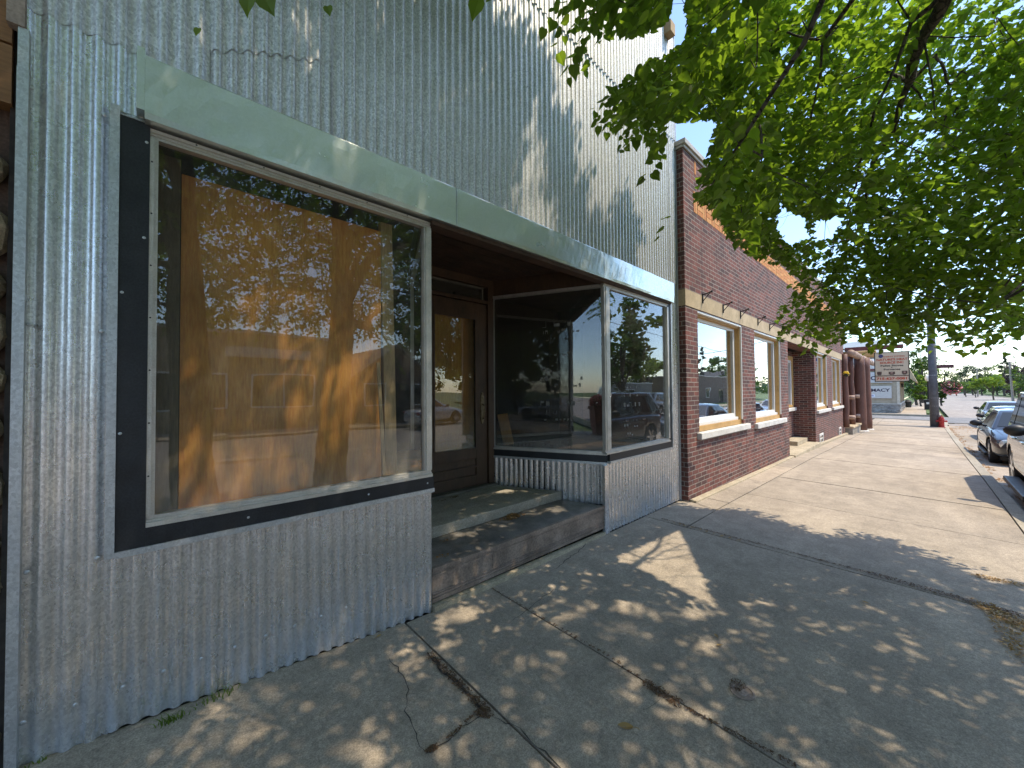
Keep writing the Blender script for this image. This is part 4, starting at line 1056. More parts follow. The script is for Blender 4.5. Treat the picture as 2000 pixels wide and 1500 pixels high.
# ================================================================== STREET FURNITURE
t = thing('utility_pole', 'tall grey pole with street name sign beside the red hydrant', 'pole', (31.6, -.42, gz(31.6, -.42)))
a = MB(); a.tube([(0, 0, -.1), (.0, .03, 3), (0, .08, 9.5)], [.19, .17, .13], 14); a.build('pole_shaft', plain('grey_wood_pole', (.125, .125, .135), .8, 0, .25, 4, .3), t, smooth=True)
a = MB()
for z in (.72, 1.15, 1.6, 2.86): a.lathe([(.181-.004*z, -.012), (.186-.004*z, 0), (.181-.004*z, .012)], (0, .01*z, z), 14)
a.build('band', M['flash'], t)
a = MB(); a.box(-.015, -.75, 3.24, .015, -.12, 3.42); sg = a.build('street_name_sign', plain('maroon_sign', (.11, .035, .04), .5, 0, .15), t)
a = MB(); a.box(-.03, -.80, 2.88, .03, -.16, 2.92); a.tube([(0, -.16, 2.5), (0, -.5, 2.86)], .012, 6); a.build('basket_arm', M['iron'], t)
t = thing('flower_basket', 'round hanging basket overflowing with pink flowers on the grey pole', 'flower basket', (31.6, -1.05, gz(31.6, -.42)+2.15))
a = blossom((0, 0, .0), .38, 300, None, .045, 5, 1.); a.v = [(x, y, z) for x, y, z in a.v]; a.build('flowers', M['petal'], t)
a = blossom((0, .0, .10), .36, 380, None, .055, 6, .9); a.build('leaves', M['leaf_dark'], t)
a = MB(); a.lathe([(.0, -.22), (.16, -.2), (.26, -.02), (.26, 0)], n=14); a.build('pot', M['iron'], t)
a = MB()
for k in range(3): an = k*2.094; a.tube([(.24*math.cos(an), .24*math.sin(an), 0), (0, 0, .70)], .005, 4)
a.build('chain', M['iron'], t)
t = thing('fire_hydrant', 'red fire hydrant at the kerb right of the grey pole', 'fire hydrant', (31.4, -.66, gz(31.4, -.66)))
hr = plain('red_hydrant_paint', (.46, .035, .03), .4, 0, .12, 9)
a = MB(); a.lathe([(.14, 0), (.14, .04), (.105, .05), (.10, .40), (.125, .42), (.125, .45), (.10, .46), (.085, .55), (.04, .60), (0, .61)], n=16); a.build('barrel', hr, t, smooth=False)
a = MB(); a.lathe([(.035, .6), (.035, .66), (0, .66)], n=5); a.build('cap_nut', hr, t)
for ax, s, nm in (('y', -1, 0), ('y', 1, 0), ('x', -1, 1)):
    a = MB(); r = .075 if nm else .055; a.lathe([(r*.8, s*.08), (r*.8, s*.15), (r, s*.15), (r, s*.19), (.03, s*.19), (.03, s*.22), (0, s*.22)], (0, 0, .34 if not nm else .30), 10, ax); a.build('outlet', hr, t)
def lamp_post(X, Y, label):
    t = thing('lamp_post', label, 'lamp post', (X, Y, -.5))
    a = MB(); a.lathe([(.16, 0), (.16, .3), (.10, .36), (.07, .9), (.055, 2.6), (.09, 2.75), (.06, 2.82)], n=12); a.build('post', M['iron'], t)
    a = MB(); a.lathe([(.09, 2.82), (.2, 2.95), (.235, 3.15), (.16, 3.38), (.05, 3.46), (0, 3.5)], n=14); a.build('globe', plain('white_globe', (.85, .84, .8), .3), t, smooth=True)
    return t
lamp_post(57, -.36, 'black lamp post with white globe on the corner beyond the side street')
t = thing('litter_bin', 'black bin at the foot of the lamp post with white globe', 'litter bin', (56.3, -.36, -.53)); a = MB(); a.box(-.3, -.3, 0, .3, .3, .85); a.box(-.34, -.34, .85, .34, .34, 1.0); a.build('bin_body', M['blackplastic'], t, bevel=.03); a = MB(); a.box(-.345, -.15, .55, -.301, .15, .75); a.build('bin_label', M['white'], t)
t = thing('litter_bin', 'low dark bin beside the pharmacy wall', 'litter bin', (61.5, 1.2, -.5)); a = MB(); a.lathe([(.3, 0), (.34, .6), (.36, .62), (.2, .8), (0, .82)], n=14); a.build('bin_body', M['iron'], t); a = MB(); a.lathe([(.15, .815), (.12, .85), (0, .86)], n=10); a.build('lid', M['iron'], t)
def upole(X, Y, h, label, lean=0., arm=True):
    t = thing('utility_pole', label, 'utility pole', (X, Y, -.6))
    a = MB(); a.tube([(0, 0, 0), (0, lean, h)], [.15, .10], 10); a.build('pole_shaft', plain('pale_pole_wood', (.34, .30, .26), .9, 0, .2, 3), t)
    if arm: a = MB(); a.box(-.06, -1.1+lean, h-.6, .06, 1.1+lean, h-.48); a.build('crossarm', M['bark'], t)
upole(100, -9.75, 6.4, 'pale leaning utility pole right of the rounded lime green tree', .25, False)
upole(150, -9.3, 7.2, 'pale utility pole left of the rounded lime green tree', 0.)
upole(175, -4.6, 6.0, 'thin distant utility pole in front of the dark pine group', 0., False)
upole(26, -13.3, 8.5, 'tall utility pole across the road reflected in the shop windows', 0.)
upole(-12, -13.3, 8.5, 'utility pole far behind across the road by the tan shops', 0.)
def wire(a, b, sag, label):
    a = Vector(a); b = Vector(b); m = MB(); m.tube([a.lerp(b, i/16)-Vector((0, 0, sag*4*(i/16)*(1-i/16))) for i in range(17)], .024, 5)
    tag(m.build('overhead_wire', M['blackplastic']), label, 'wire')
wire((31.6, -.3, 5.6), (44, -14, 5.5), .35, 'dark wire running from the grey pole across the road')
wire((26, -13.3, 7.6), (-12, -13.3, 7.6), .5, 'wire between the poles across the road')
wire((26, -13.3, 7.1), (-12, -13.3, 7.1), .55, 'lower wire between the poles across the road')
wire((26, -13.3, 7.6), (100, -11.5, 6.3), .7, 'long wire along the far side of the road')
# ================================================================== CARS
STN = {
 'sedan': dict(L=4.75, hw=.92, zr=1.42, cab=(-1.05, -.28, .95, 1.75), zb=.93, wb=.80, wr=.60, R=.33, ax=(-1.42, 1.38),
   st=[(-2.375,.40,.60,.58,.46),(-2.33,.27,.69,.78,.62),(-2.12,.20,.77,.92,.78),(-1.55,.18,.87,.985,.84),(-.95,.18,.955,1.,.88),(0,.18,.95,1.,.88),(1.0,.18,.965,1.,.88),(1.7,.20,.99,.985,.84),(2.12,.25,.97,.93,.78),(2.33,.33,.90,.80,.68),(2.375,.45,.80,.68,.58)]),
 'suv': dict(L=4.8, hw=.95, zr=1.80, cab=(-1.15, -.50, 1.80, 2.28), zb=1.10, wb=.87, wr=.76, R=.37, ax=(-1.45, 1.42),
   st=[(-2.40,.45,.78,.66,.55),(-2.35,.30,.90,.84,.70),(-2.12,.24,.99,.94,.82),(-1.6,.22,1.06,.99,.88),(-1.05,.22,1.12,1.,.91),(0,.22,1.12,1.,.92),(1.0,.22,1.13,1.,.92),(1.8,.24,1.15,.99,.91),(2.2,.28,1.13,.95,.88),(2.36,.36,1.05,.88,.80),(2.40,.5,.92,.78,.7)]),
}
def car(name, label, kind, paint, loc, rot=0., cat='car', group=None, full=True):
    k = STN[kind]; hw = k['hw']
    t = thing(name, label, cat, loc, rot, group)
    a = MB(); n = 0; ring = None; vs = []
    for (x, zb, zt, wm, wt) in k['st']:
        zm = zb+(zt-zb)*.52
        half = [(wm*hw*.90, zb), (wm*hw*.99, zb+(zt-zb)*.22), (wm*hw, zm), (wm*hw*.975, zb+(zt-zb)*.80), (wt*hw, zt-.015), (wt*hw*.5, zt+.012), ]
        ring = half + [(0, zt+.018)] + [(-y, z) for y, z in half[::-1]]
        vs += [(x, y, z) for y, z in ring]
    m = len(ring); K = len(k['st'])
    fs = [(i*m+j, i*m+(j+1) % m, (i+1)*m+(j+1) % m, (i+1)*m+j) for i in range(K-1) for j in range(m)]
    fs += [tuple(range(m-1, -1, -1)), tuple(range((K-1)*m, K*m))]
    a.add(vs, fs); body = a.build('body', [paint, M['blackplastic']], t, smooth=True)
    bm = bmesh.new(); bm.from_mesh(body.data); bmesh.ops.recalc_face_normals(bm, faces=bm.faces); bm.to_mesh(body.data); bm.free()
    s = body.modifiers.new('s', 'SUBSURF'); s.levels = s.render_levels = 2
    cut = []
    for ax in k['ax']:
        c = MB(); c.lathe([(k['R']*1.17, -1.2), (k['R']*1.17, 1.2)], (ax, 0, k['R']), 28, 'y'); c.mi = [0]*len(c.f)
        co = c.build('cut', M['blackplastic']); bm = bmesh.new(); bm.from_mesh(co.data); bmesh.ops.recalc_face_normals(bm, faces=bm.faces); bm.to_mesh(co.data); bm.free()
        co.parent = t; b = body.modifiers.new('b', 'BOOLEAN'); b.object = co; b.operation = 'DIFFERENCE'; b.solver = 'EXACT'; cut.append(co)
    bpy.context.view_layer.update(); dg = bpy.context.evaluated_depsgraph_get()
    me = bpy.data.meshes.new_from_object(body.evaluated_get(dg)); body.modifiers.clear(); old = body.data; body.data = me
    for c in cut: bpy.data.objects.remove(c)
    # wheel well + floor in black
    a = MB(); a.box(-k['L']*.40, -hw*.80, k['st'][5][1]-.03, k['L']*.40, hw*.80, k['st'][5][1]+.1); a.box(-k['L']*.42, -hw*.62, .3, k['L']*.42, hw*.62, .62); a.build('underbody', M['blackplastic'], t)
    xa, xb, xc, xd = k['cab']; zb, zr, wb, wr = k['zb']-.03, k['zr'], k['wb'], k['wr']
    a = MB()
    def cabring(u):  # u 0..1 from belt to roof
        return [(xa+(xb-xa)*u), (xd+(xc-xd)*u), wb+(wr-wb)*u, zb+(zr-.05-zb)*u]
    vs = []
    for u in (0, .33, .66, 1.0):
        x0, x1, w, z = cabring(u)
        for q in range(9): vs.append((x0+(x1-x0)*q/8, -w, z))
        for q in range(8, -1, -1): vs.append((x0+(x1-x0)*q/8, w, z))
    R_ = 18
    fs = [(i*R_+j, i*R_+(j+1) % R_, (i+1)*R_+(j+1) % R_, (i+1)*R_+j) for i in range(3) for j in range(R_)]
    b0 = len(vs); x0, x1, w, z = cabring(1.0)
    # crowned roof
    rows_ = 5
    for j in range(1, rows_):
        y = -w+2*w*j/rows_
        for q in range(9): tq = q/8; vs.append((x0+(x1-x0)*tq, y, z+.05*(1-(2*j/rows_-1)**2)**.5*(1-(2*tq-1)**4)))
    def rid(j, q): return 3*R_+q if j == 0 else (3*R_+17-q if j == rows_ else b0+(j-1)*9+q)
    fs += [(rid(j, q), rid(j, q+1), rid(j+1, q+1), rid(j+1, q)) for j in range(rows_) for q in range(8)]
    a.add(vs, fs); cb = a.build('cabin', paint, t, smooth=True)
    bm = bmesh.new(); bm.from_mesh(cb.data); bmesh.ops.recalc_face_normals(bm, faces=bm.faces); bm.to_mesh(cb.data); bm.free()
    cb.modifiers.new('b', 'BEVEL').width = .03; cb.modifiers['b'].limit_method = 'ANGLE'; cb.modifiers['b'].segments = 3
    def pane(name, P):
        c = [Vector(p) for p in P]; nn = (c[1]-c[0]).cross(c[3]-c[0]).normalized()
        mid = sum(c, Vector())/4
        if nn.dot(mid-Vector(((xa+xd)/2, 0, zb))) < 0: nn = -nn
        q = MB(); q.add([p+nn*.007 for p in c]+[p-nn*.02 for p in c], [(0, 1, 2, 3), (7, 6, 5, 4), (0, 4, 5, 1), (1, 5, 6, 2), (2, 6, 7, 3), (3, 7, 4, 0)]); return q.build(name, M['carglass'], t)
    u0, u1 = .13, .90
    xl, _, w0, z0 = cabring(u0); xh, _, w1, z1 = cabring(u1)
    pane('windscreen', [(xl, -w0*.90, z0), (xl, w0*.90, z0), (xh, w1*.88, z1), (xh, -w1*.88, z1)])
    _, xl2, _, _ = cabring(u0); _, xh2, _, _ = cabring(u1)
    pane('rear_window', [(xl2, -w0*.88, z0), (xl2, w0*.88, z0), (xh2, w1*.86, z1), (xh2, -w1*.86, z1)])
    u0, u1 = .12, .86
    for sd in (-1, 1):
        def sp_(f, u): x0, x1, w, z = cabring(u); return (x0+(x1-x0)*f, sd*w, z)
        segs = ((.06, .44), (.47, .78), (.81, .95)) if kind == 'suv' else ((.09, .50), (.53, .88))
        for f0, f1 in segs: pane('side_window', [sp_(f0, u0), sp_(f1, u0), sp_(f1, u1), sp_(f0, u1)])
        # mirror, handles, sill
        q = MB(); q.ell((xa+.32, sd*(hw+.13), k['zb']+.10), (.075, .12, .085), 12, 8); q.bar((xa+.34, sd*(hw-.06), k['zb']+.02), (xa+.34, sd*(hw+.08), k['zb']+.07), .06, .05)
        mo = q.build('mirror', M['blackplastic'], t, smooth=True)
        for hx in (xa+1.02, xa+1.98):
            q = MB(); q.box(hx, sd*(hw+.012), k['zb']-.17, hx+.2, sd*(hw-.03), k['zb']-.135); q.build('door_handle', M['chrome'] if kind == 'suv' else paint, t, bevel=.008)
        q = MB(); q.box(k['ax'][0]+.45, sd*(hw*.93), k['st'][5][1]-.03, k['ax'][1]-.45, sd*(hw+.02 if kind != 'suv' else hw+.11), k['st'][5][1]+.05); q.build('running_board', M['blackplastic'], t, bevel=.015)
        for ax in k['ax']:
            Rr = k['R']; wy = sd*(hw-.03)
            q = MB(); q.lathe([(Rr*.62, sd*-.20+wy), (Rr*.93, sd*-.21+wy), (Rr, sd*-.16+wy), (Rr, sd*-.04+wy), (Rr*.93, wy), (Rr*.66, wy-sd*.006)], (ax, 0, Rr), 28, 'y'); ty = q.build('wheel', M['rubber'], t, smooth=True)
            q = MB(); q.lathe([(Rr*.66, wy-sd*.005), (Rr*.62, wy-sd*.035), (.0, wy-sd*.045)], (ax, 0, Rr), 24, 'y')
            q.m = 1
            for sp in range(6):
                an = sp*math.pi/3; d = Vector((math.cos(an), 0, math.sin(an))); c = Vector((ax, wy-sd*.012, Rr))
                q.bar(c+d*.03, c+d*Rr*.63, .06, .02, (0, 1, 0))
            q.lathe([(.06, wy-sd*.002), (.05, wy), (0, wy)], (ax, 0, Rr), 12, 'y')
            q.build('rim', [M['blackplastic'], M['chrome']], ty)
        # lamps
        xf = k['st'][1][0]; zl = k['st'][1][2]-.07
        for (yy, r_) in ((.72, .105), (.46, .095)) if kind == 'sedan' else ((.66, .11),):
            q = MB(); q.lathe([(r_*1.15, .05), (r_*1.15, -.005), (r_, -.012), (r_*.6, -.03), (0, -.036)], (xf+.015+(.075 if yy > .6 else .0), sd*yy*hw, zl-.03), 16, 'x'); q.build('headlight', M['headlamp'], t, smooth=True)
        q = MB(); q.ell((k['st'][2][0]+.02, sd*.62*hw, .33), (.05, .10, .05), 10, 6)
        q.build('fog_light', M['headlamp'], t, smooth=True)
        xr = k['st'][-2][0]
        q = MB(); q.ell((xr-.04, sd*.74*hw, k['st'][-2][2]-.12), (.06, .14, .13 if kind == 'suv' else .08), 10, 6); q.build('tail_light', M['redlamp'], t, smooth=True)
    xf = k['st'][0][0]
    q = MB(); zc = k['st'][0][2]-.06
    q.box(xf-.012, -.42, zc-.13, xf+.12, .42, zc); q.box(xf-.004, -.55, zc-.30, xf+.14, .55, zc-.19)
    gr = q.build('grille', M['blackplastic'], t, bevel=.015)
    q = MB()
    for j in range(4): q.box(xf-.018, -.41, zc-.12+j*.032, xf-.0125, .41, zc-.112+j*.032)
    q.build('grille_bar', M['chrome'], gr)
    q = MB(); q.box(-xf-.02, -.26, .72, -xf+.012, .26, .86); q.build('number_plate', M['white'], t)
    return t
navy_p = carpaint('dark_navy_paint', (.014, .018, .028)); grey_p = carpaint('silver_grey_paint', (.16, .16, .165)); blue_p = carpaint('steel_blue_paint', (.07, .11, .17)); suv_p = carpaint('graphite_paint', (.05, .047, .045)); silver_p = carpaint('silver_paint', (.38, .38, .38)); white_p = carpaint('white_paint', (.62, .62, .60))
YC = -2.06
car('parked_car', 'graphite SUV with running board parked at the right edge nearest the camera', 'suv', suv_p, (10.1, YC+.06, rz(9.95, -1.2)+.015), 0, 'SUV', 'cars parked along the kerb')
car('parked_car', 'dark navy sedan with round twin headlights parked behind the graphite SUV', 'sedan', navy_p, (17.8, YC, rz(17.8, -1.2)+.015), 0, 'car', 'cars parked along the kerb')
car('parked_car', 'steel blue car parked behind the dark navy sedan', 'sedan', blue_p, (26.3, -2.68, rz(26.3, -1.2)+.015), 0, 'car', 'cars parked along the kerb')
car('parked_car', 'small silver grey sedan farthest along the row of cars', 'sedan', grey_p, (35.8, -3.15, -.61), 0, 'car', 'cars parked along the kerb')
opp = car('parked_car', 'white sedan parked across the road by the dark red shop', 'sedan', white_p, (11.0, -11.5, rz(11, -11.5)+.02), math.pi, 'car', 'cars across the road')
copy_thing(opp, (20.5, -11.5, rz(20, -11.5)+.02), math.pi, 'white sedan parked across the road before the gap with trees')
sv = car('parked_car', 'silver SUV parked across the road near the low grey building', 'suv', silver_p, (33, -11.4, -.42), math.pi, 'SUV', 'cars across the road')
copy_thing(sv, (-11.5, -2.3, rz(-11, -2)+.02), 0, 'silver SUV parked behind the camera along the kerb')

# planter behind the camera (seen mirrored in the angled window)
t = thing('planter', 'brick coloured square planter full of pink flowers on the pavement', 'planter', (-4.9, .25, gz(-4.9, .25)))
a = MB(); vs = []
for z, w in ((0, .26), (.04, .28), (.78, .34), (.80, .38), (.9, .38), (.9, .32), (.82, .31)): vs += [(-w, -w, z), (w, -w, z), (w, w, z), (-w, w, z)]
a.add(vs, [(i*4+j, i*4+(j+1) % 4, (i+1)*4+(j+1) % 4, (i+1)*4+j) for i in range(6) for j in range(4)] + [(24, 25, 26, 27)]); a.build('tub', plain('terracotta', (.26, .10, .065), .8, 0, .2), t)
blossom((0, 0, 1.05), .42, 420, None, .06, 21, .6).build('flowers', M['petal'], t)
blossom((0, 0, .98), .36, 300, None, .06, 22, .6).build('leaves', M['leaf_mid'], t)

# ================================================================== FAR SIDE OF THE ROAD
def shop(name, label, x0, x1, y0, h, wallmat, zg, openings, gable=0, chimney=None, sign=None, cop=None):
    s = Bld(name, label, 'building', ((x0+x1)/2, y0, zg)); y1 = y0-9
    a = MB(); a.box(x0, y1, zg-.5, x1, y0, zg+h)
    if gable:
        a.add([(x0, y0, zg+h), (x1, y0, zg+h), ((x0+x1)/2, y0, zg+h+gable), (x0, y1, zg+h), (x1, y1, zg+h), ((x0+x1)/2, y1, zg+h+gable)], [(0, 1, 2), (5, 4, 3)])
    s.P('wall', a, wallmat)
    a = MB()
    if gable:
        xm = (x0+x1)/2
        for sx, xe in ((-1, x0-.3), (1, x1+.3)):
            a.add([(xe, y0+.3, zg+h-.2), (xm, y0+.3, zg+h+gable+.1), (xm, y1, zg+h+gable+.1), (xe, y1, zg+h-.2), (xe, y0+.3, zg+h-.32), (xm, y0+.3, zg+h+gable-.02), (xm, y1, zg+h+gable-.02), (xe, y1, zg+h-.32)], [(0, 1, 2, 3), (7, 6, 5, 4), (0, 4, 5, 1), (1, 5, 6, 2), (2, 6, 7, 3), (3, 7, 4, 0)])
        s.P('roof', a, plain('grey_shingle', (.09, .09, .095), .9, 0, .2, 5))
    else:
        a.box(x0-.08, y1, zg+h, x1+.08, y0+.08, zg+h+.14); s.P('coping', a, cop or M['coping'])
    for kind, a0, a1, z0, z1 in openings:
        w = thing(kind, None, None); w.parent = s.root; w.location = -s.loc
        a = MB(); f = .07
        a.box(a0-f, y0+.001, zg+z0-f, a1+f, y0+.05, zg+z0); a.box(a0-f, y0+.001, zg+z1, a1+f, y0+.05, zg+z1+f); a.box(a0-f, y0+.001, zg+z0, a0, y0+.05, zg+z1); a.box(a1, y0+.001, zg+z0, a1+f, y0+.05, zg+z1)
        if kind == 'window' and a1-a0 > 2: a.box((a0+a1)/2-.03, y0+.001, zg+z0, (a0+a1)/2+.03, y0+.05, zg+z1)
        a.build('frame', M['white'] if kind == 'window' else M['bark'], w)
        a = MB(); a.box(a0, y0+.001, zg+z0, a1, y0+.02, zg+z1); a.build('pane', M['farpane'], w)
    if chimney: a = MB(); cx_ = chimney; a.box(cx_-.45, y0-3.2, zg+h, cx_+.45, y0-2.2, zg+h+1.3); a.tube([(cx_, y0-2.7, zg+h+1.3), (cx_, y0-2.7, zg+h+1.6)], .14, 8); s.P('chimney', a, wallmat)
    if sign: a = MB(); a.box(sign[0], y0+.001, zg+sign[2], sign[1], y0+.09, zg+sign[3]); s.P('sign_band', a, plain('faded_white_sign', (.62, .58, .52), .7, 0, .12, 3))
    return s
shop('brick_shop', 'tan brick shop with white sign band and chimney across the road', -9, 7.6, -16.0, 4.35, M['brick_tan'], -.05, [('window', -7.6, -3.2, .8, 2.5), ('door', -2.5, -1.4, .05, 2.4), ('window', -.6, 2.2, 1., 2.5), ('door', 6.3, 7.2, .05, 2.3), ('window', 3.2, 5.7, 1., 2.5)], chimney=1.5, sign=(2.2, 5.6, 3.3, 3.75))
shop('wooden_shop', 'low dark red shop with pale gable across the road', 7.9, 12.6, -16.2, 2.75, M['brick_red2'], -.12, [('window', 8.4, 9.6, 1, 2.2), ('door', 10.1, 11, .05, 2.2), ('window', 11.3, 12.3, 1, 2.2)], gable=1.7)
shop('brick_shop', 'plain tan shop with flat roof further left across the road', -34, -9.4, -16.0, 3.6, M['brick_tan'], .05, [('window', -31, -27, .8, 2.4), ('window', -25, -20, .8, 2.4), ('door', -18.8, -17.6, .05, 2.3), ('window', -16, -11, .8, 2.4)])
shop('brick_shop', 'red brick shop far behind across the road', -62, -36, -16.0, 4.6, M['brick_red2'], .1, [('window', -60, -55, .8, 2.6), ('window', -52, -46, .8, 2.6), ('window', -44, -38, .8, 2.6)])
shop('low_building', 'low grey building with white roof edge across the road', 26, 47, -19, 2.9, plain('grey_stucco', (.30, .285, .26), .85, 0, .1, 1), -.45, [('door', 34, 35, .05, 2.1), ('window', 40, 42.4, 1., 2.1)], cop=M['white'])
shop('brown_building', 'brown flat roofed building beyond the side street across the road', 58, 74, -18, 4.2, plain('brown_cladding', (.17, .13, .10), .85, 0, .15, 1), -.5, [('window', 62, 64, 1, 2.4), ('door', 68, 69, .05, 2.2)])
shop('house', 'pale grey house with steep dark gable across the road', 86, 94, -20, 3.0, plain('pale_siding', (.48, .50, .52), .8, 0, .05), -.5, [('window', 87.3, 88.6, 1, 2.3), ('window', 91.3, 92.6, 1, 2.3)], gable=3.2)

# ================================================================== TREES FARTHER OFF
def far_tree(name, label, loc, h, r, mat, seed, n=1500, size=.32, trunk=.25, shape='round', group=None):
    q = np.random.default_rng(seed); rr = random.Random(seed)
    t = thing(name, label, 'tree', loc, 0, group)
    th = h*trunk; cz = th+(h-th)*.5; rz_ = (h-th)*.55
    a = MB(); tr = max(.08, h*.018)
    a.tube([(0, 0, -.1), (.03*h*rr.uniform(-1, 1), .02*h, th), (.02*h, 0, cz)], [tr*1.3, tr, tr*.6], 7)
    cl = []
    K = 26
    for i in range(K):
        if shape == 'cone':
            u = rr.random()**.8; z = th*.6+(h-th*.6)*u; rad = r*(1-u)*rr.uniform(.55, 1.); an = rr.uniform(0, 6.283); cl.append((rad*math.cos(an), rad*math.sin(an), z, .28*r*(1.15-u)))
        else:
            v = Vector((rr.gauss(0, 1), rr.gauss(0, 1), rr.gauss(0, 1))).normalized()*rr.uniform(.45, .95)
            if shape == 'flat': v.z = abs(v.z)*.9-.25
            cl.append((v.x*r, v.y*r, cz+v.z*rz_, r*rr.uniform(.22, .40)))
    for c in cl[:9]:
        a.tube([(.02*h, 0, th*.9), (c[0]*.5, c[1]*.5, (th+c[2])*.5), (c[0]*.9, c[1]*.9, c[2])], [tr*.6, tr*.35, tr*.12], 5)
    a.build('trunk', M['bark'], t)
    per = n//K; V = []
    for c in cl:
        d = q.normal(size=(per, 3)); d /= np.linalg.norm(d, axis=1)[:, None]; d *= (q.random(per)**.4)[:, None]*c[3]
        d[:, 2] *= .75; P = d+np.array(c[:3])
        u = q.normal(size=(per, 3)); u[:, 2] *= .5; u /= np.linalg.norm(u, axis=1)[:, None]; w = np.cross(u, q.normal(size=(per, 3))); w /= np.linalg.norm(w, axis=1)[:, None]
        s = (size*q.uniform(.5, 1.2, per))[:, None]
        V.append(np.stack([P-u*s, P-w*s*.55, P+u*s, P+w*s*.55], 1))
    V = np.concatenate(V).reshape(-1, 3); me = bpy.data.meshes.new('crown'); k = len(V)//4
    me.from_pydata(V.tolist(), [], np.arange(k*4).reshape(-1, 4).tolist()); me.materials.append(M[mat])
    o = bpy.data.objects.new('crown', me); COL.objects.link(o); o.parent = t
    return t
def AZ(px_, X): d = FW + RT*(px_-1000)/FPX; return X*d.y/d.x
def FT(px_, X, top, w, mat, label, shape='round', n=1500, zg=-.5, trunk=.22, size=None, name='broadleaf_tree'):
    """tree standing in direction px_ at X; top = pixel row of its tip, w = pixel width"""
    y = AZ(px_, X); top = top-(9 if px_ > 1860 else 4); dep = Vector((X, y, 0)).dot(FW); h = CAMH+dep*(759-top)/FPX-zg; r = w*dep/FPX*.5
    return far_tree(name, label, (X, y, zg), h, r, mat, int(px_*7+X), n, size or max(.16, r*.085), trunk, shape)
far = [(1790, 70, 690, 42, 'leaf_mid', 'tall green tree rising behind the pharmacy mansard roof', 'round'),
 (1803, 82, 668, 46, 'leaf_mid', 'tallest green tree left of the grey pole', 'round'),
 (1812, 95, 715, 36, 'leaf_lime', 'bright green tree low behind the lamp post', 'round'),
 (1798, 66, 735, 24, 'leaf_lime', 'small bright tree beside the pharmacy corner', 'round'),
 (1790, 100, 750, 40, 'leaf_dark', 'dark low tree at the far end of the pavement', 'round'),
 (1846, 120, 697, 40, 'leaf_mid', 'tree whose top shows behind the hanging flower basket', 'round'),
 (1838, 72, 742, 18, 'leaf_mid', 'slim young street tree right of the grey pole', 'round'),
 (1868, 170, 745, 26, 'leaf_dark', 'dark distant tree where the road disappears', 'round'),
 (1884, 185, 724, 30, 'needle', 'pine at the left end of the dark pine group', 'round'),
 (1900, 190, 719, 34, 'needle', 'tall pine in the middle of the dark pine group', 'round'),
 (1918, 180, 722, 34, 'needle', 'broad pine at the right end of the dark pine group', 'round'),
 (1886, 150, 749, 36, 'leaf_mid', 'low rounded tree before the dark pine group', 'flat'),
 (1905, 140, 752, 34, 'leaf_mid', 'low rounded tree left of the lime green tree', 'flat'),
 (1940, 112, 737, 62, 'leaf_lime', 'rounded lime green tree at the roadside', 'flat'),
 (1962, 170, 700, 42, 'needle', 'tallest far pine rising above the right hand trees', 'cone'),
 (1948, 175, 716, 44, 'leaf_mid', 'green far tree between the pines and the tallest pine', 'round'),
 (1982, 160, 703, 24, 'needle', 'thin far pine right of the tallest pine', 'cone'),
 (1990, 118, 722, 50, 'leaf_purple', 'dark purple leaved tree at the right edge', 'round'),
 (2015, 100, 712, 60, 'leaf_mid', 'green tree partly cut by the right edge', 'round'),
 (1975, 150, 745, 40, 'leaf_dark', 'dark bushy tree behind the leaning utility pole', 'round')]
for px_, X, top, w, mat, lab, shp in far: FT(px_, X, top, w, mat, lab, shp, trunk=.12 if shp != 'flat' else .2)
# a line of far woodland closing the view
a = []; q = np.random.default_rng(3)
k = 5200; X = q.uniform(230, 420, k); Y = q.uniform(-190, 60, k); hh = 7+4*np.sin(Y*.13)+3*np.sin(Y*.31+1)
P = np.stack([X, Y, -.5+hh*q.random(k)**.7], 1); u = q.normal(size=(k, 3)); u /= np.linalg.norm(u, axis=1)[:, None]; w = np.cross(u, q.normal(size=(k, 3))); w /= np.linalg.norm(w, axis=1)[:, None]; s = q.uniform(.7, 1.8, k)[:, None]
V = np.stack([P-u*s, P-w*s*.7, P+u*s, P+w*s*.7], 1).reshape(-1, 3); me = bpy.data.meshes.new('distant_woodland'); me.from_pydata(V.tolist(), [], np.arange(k*4).reshape(-1, 4).tolist()); me.materials.append(M['leaf_dark'])
o = bpy.data.objects.new('distant_woodland', me); COL.objects.link(o); tag(o, 'distant line of dark woodland closing off the road', 'woodland', kind='stuff')
# trees across the road that the windows mirror
for (x, y, h, r, mat, lab, shp) in [(31.5, -14.3, 10.5, 3.6, 'leaf_mid', 'tall street tree across the road mirrored in the right shop window', 'round'), (15.5, -21, 9, 3.4, 'leaf_mid', 'green tree beside the low dark red shop', 'round'), (21, -20, 7, 2.8, 'leaf_lime', 'light green tree in the gap across the road', 'round'),
   (39, -24, 8.5, 2.4, 'needle', 'conifer behind the low grey building', 'cone'), (50, -22, 8, 3.2, 'leaf_lime', 'yellow green tree right of the low grey building', 'round'), (53, -30, 11, 4, 'leaf_mid', 'tall tree behind the corner across the road', 'round'),
   (78, -20, 9, 3.5, 'leaf_mid', 'green tree beside the brown building', 'round'), (82, -26, 11, 2.6, 'needle', 'dark conifer left of the pale grey house', 'cone'), (98, -24, 10, 4, 'leaf_mid', 'green tree right of the pale grey house', 'round'), (-40, -27, 10, 4.5, 'leaf_mid', 'tree behind the far tan shops', 'round'), (28, -27, 10, 4, 'leaf_mid', 'tree behind the left end of the low grey building', 'round')]:
    far_tree('broadleaf_tree' if shp == 'round' else 'conifer_tree', lab, (x, y, -.45), h, r, mat, abs(int(x*3+h)), 1700, r*.10, .22 if shp == 'round' else .1, shp)
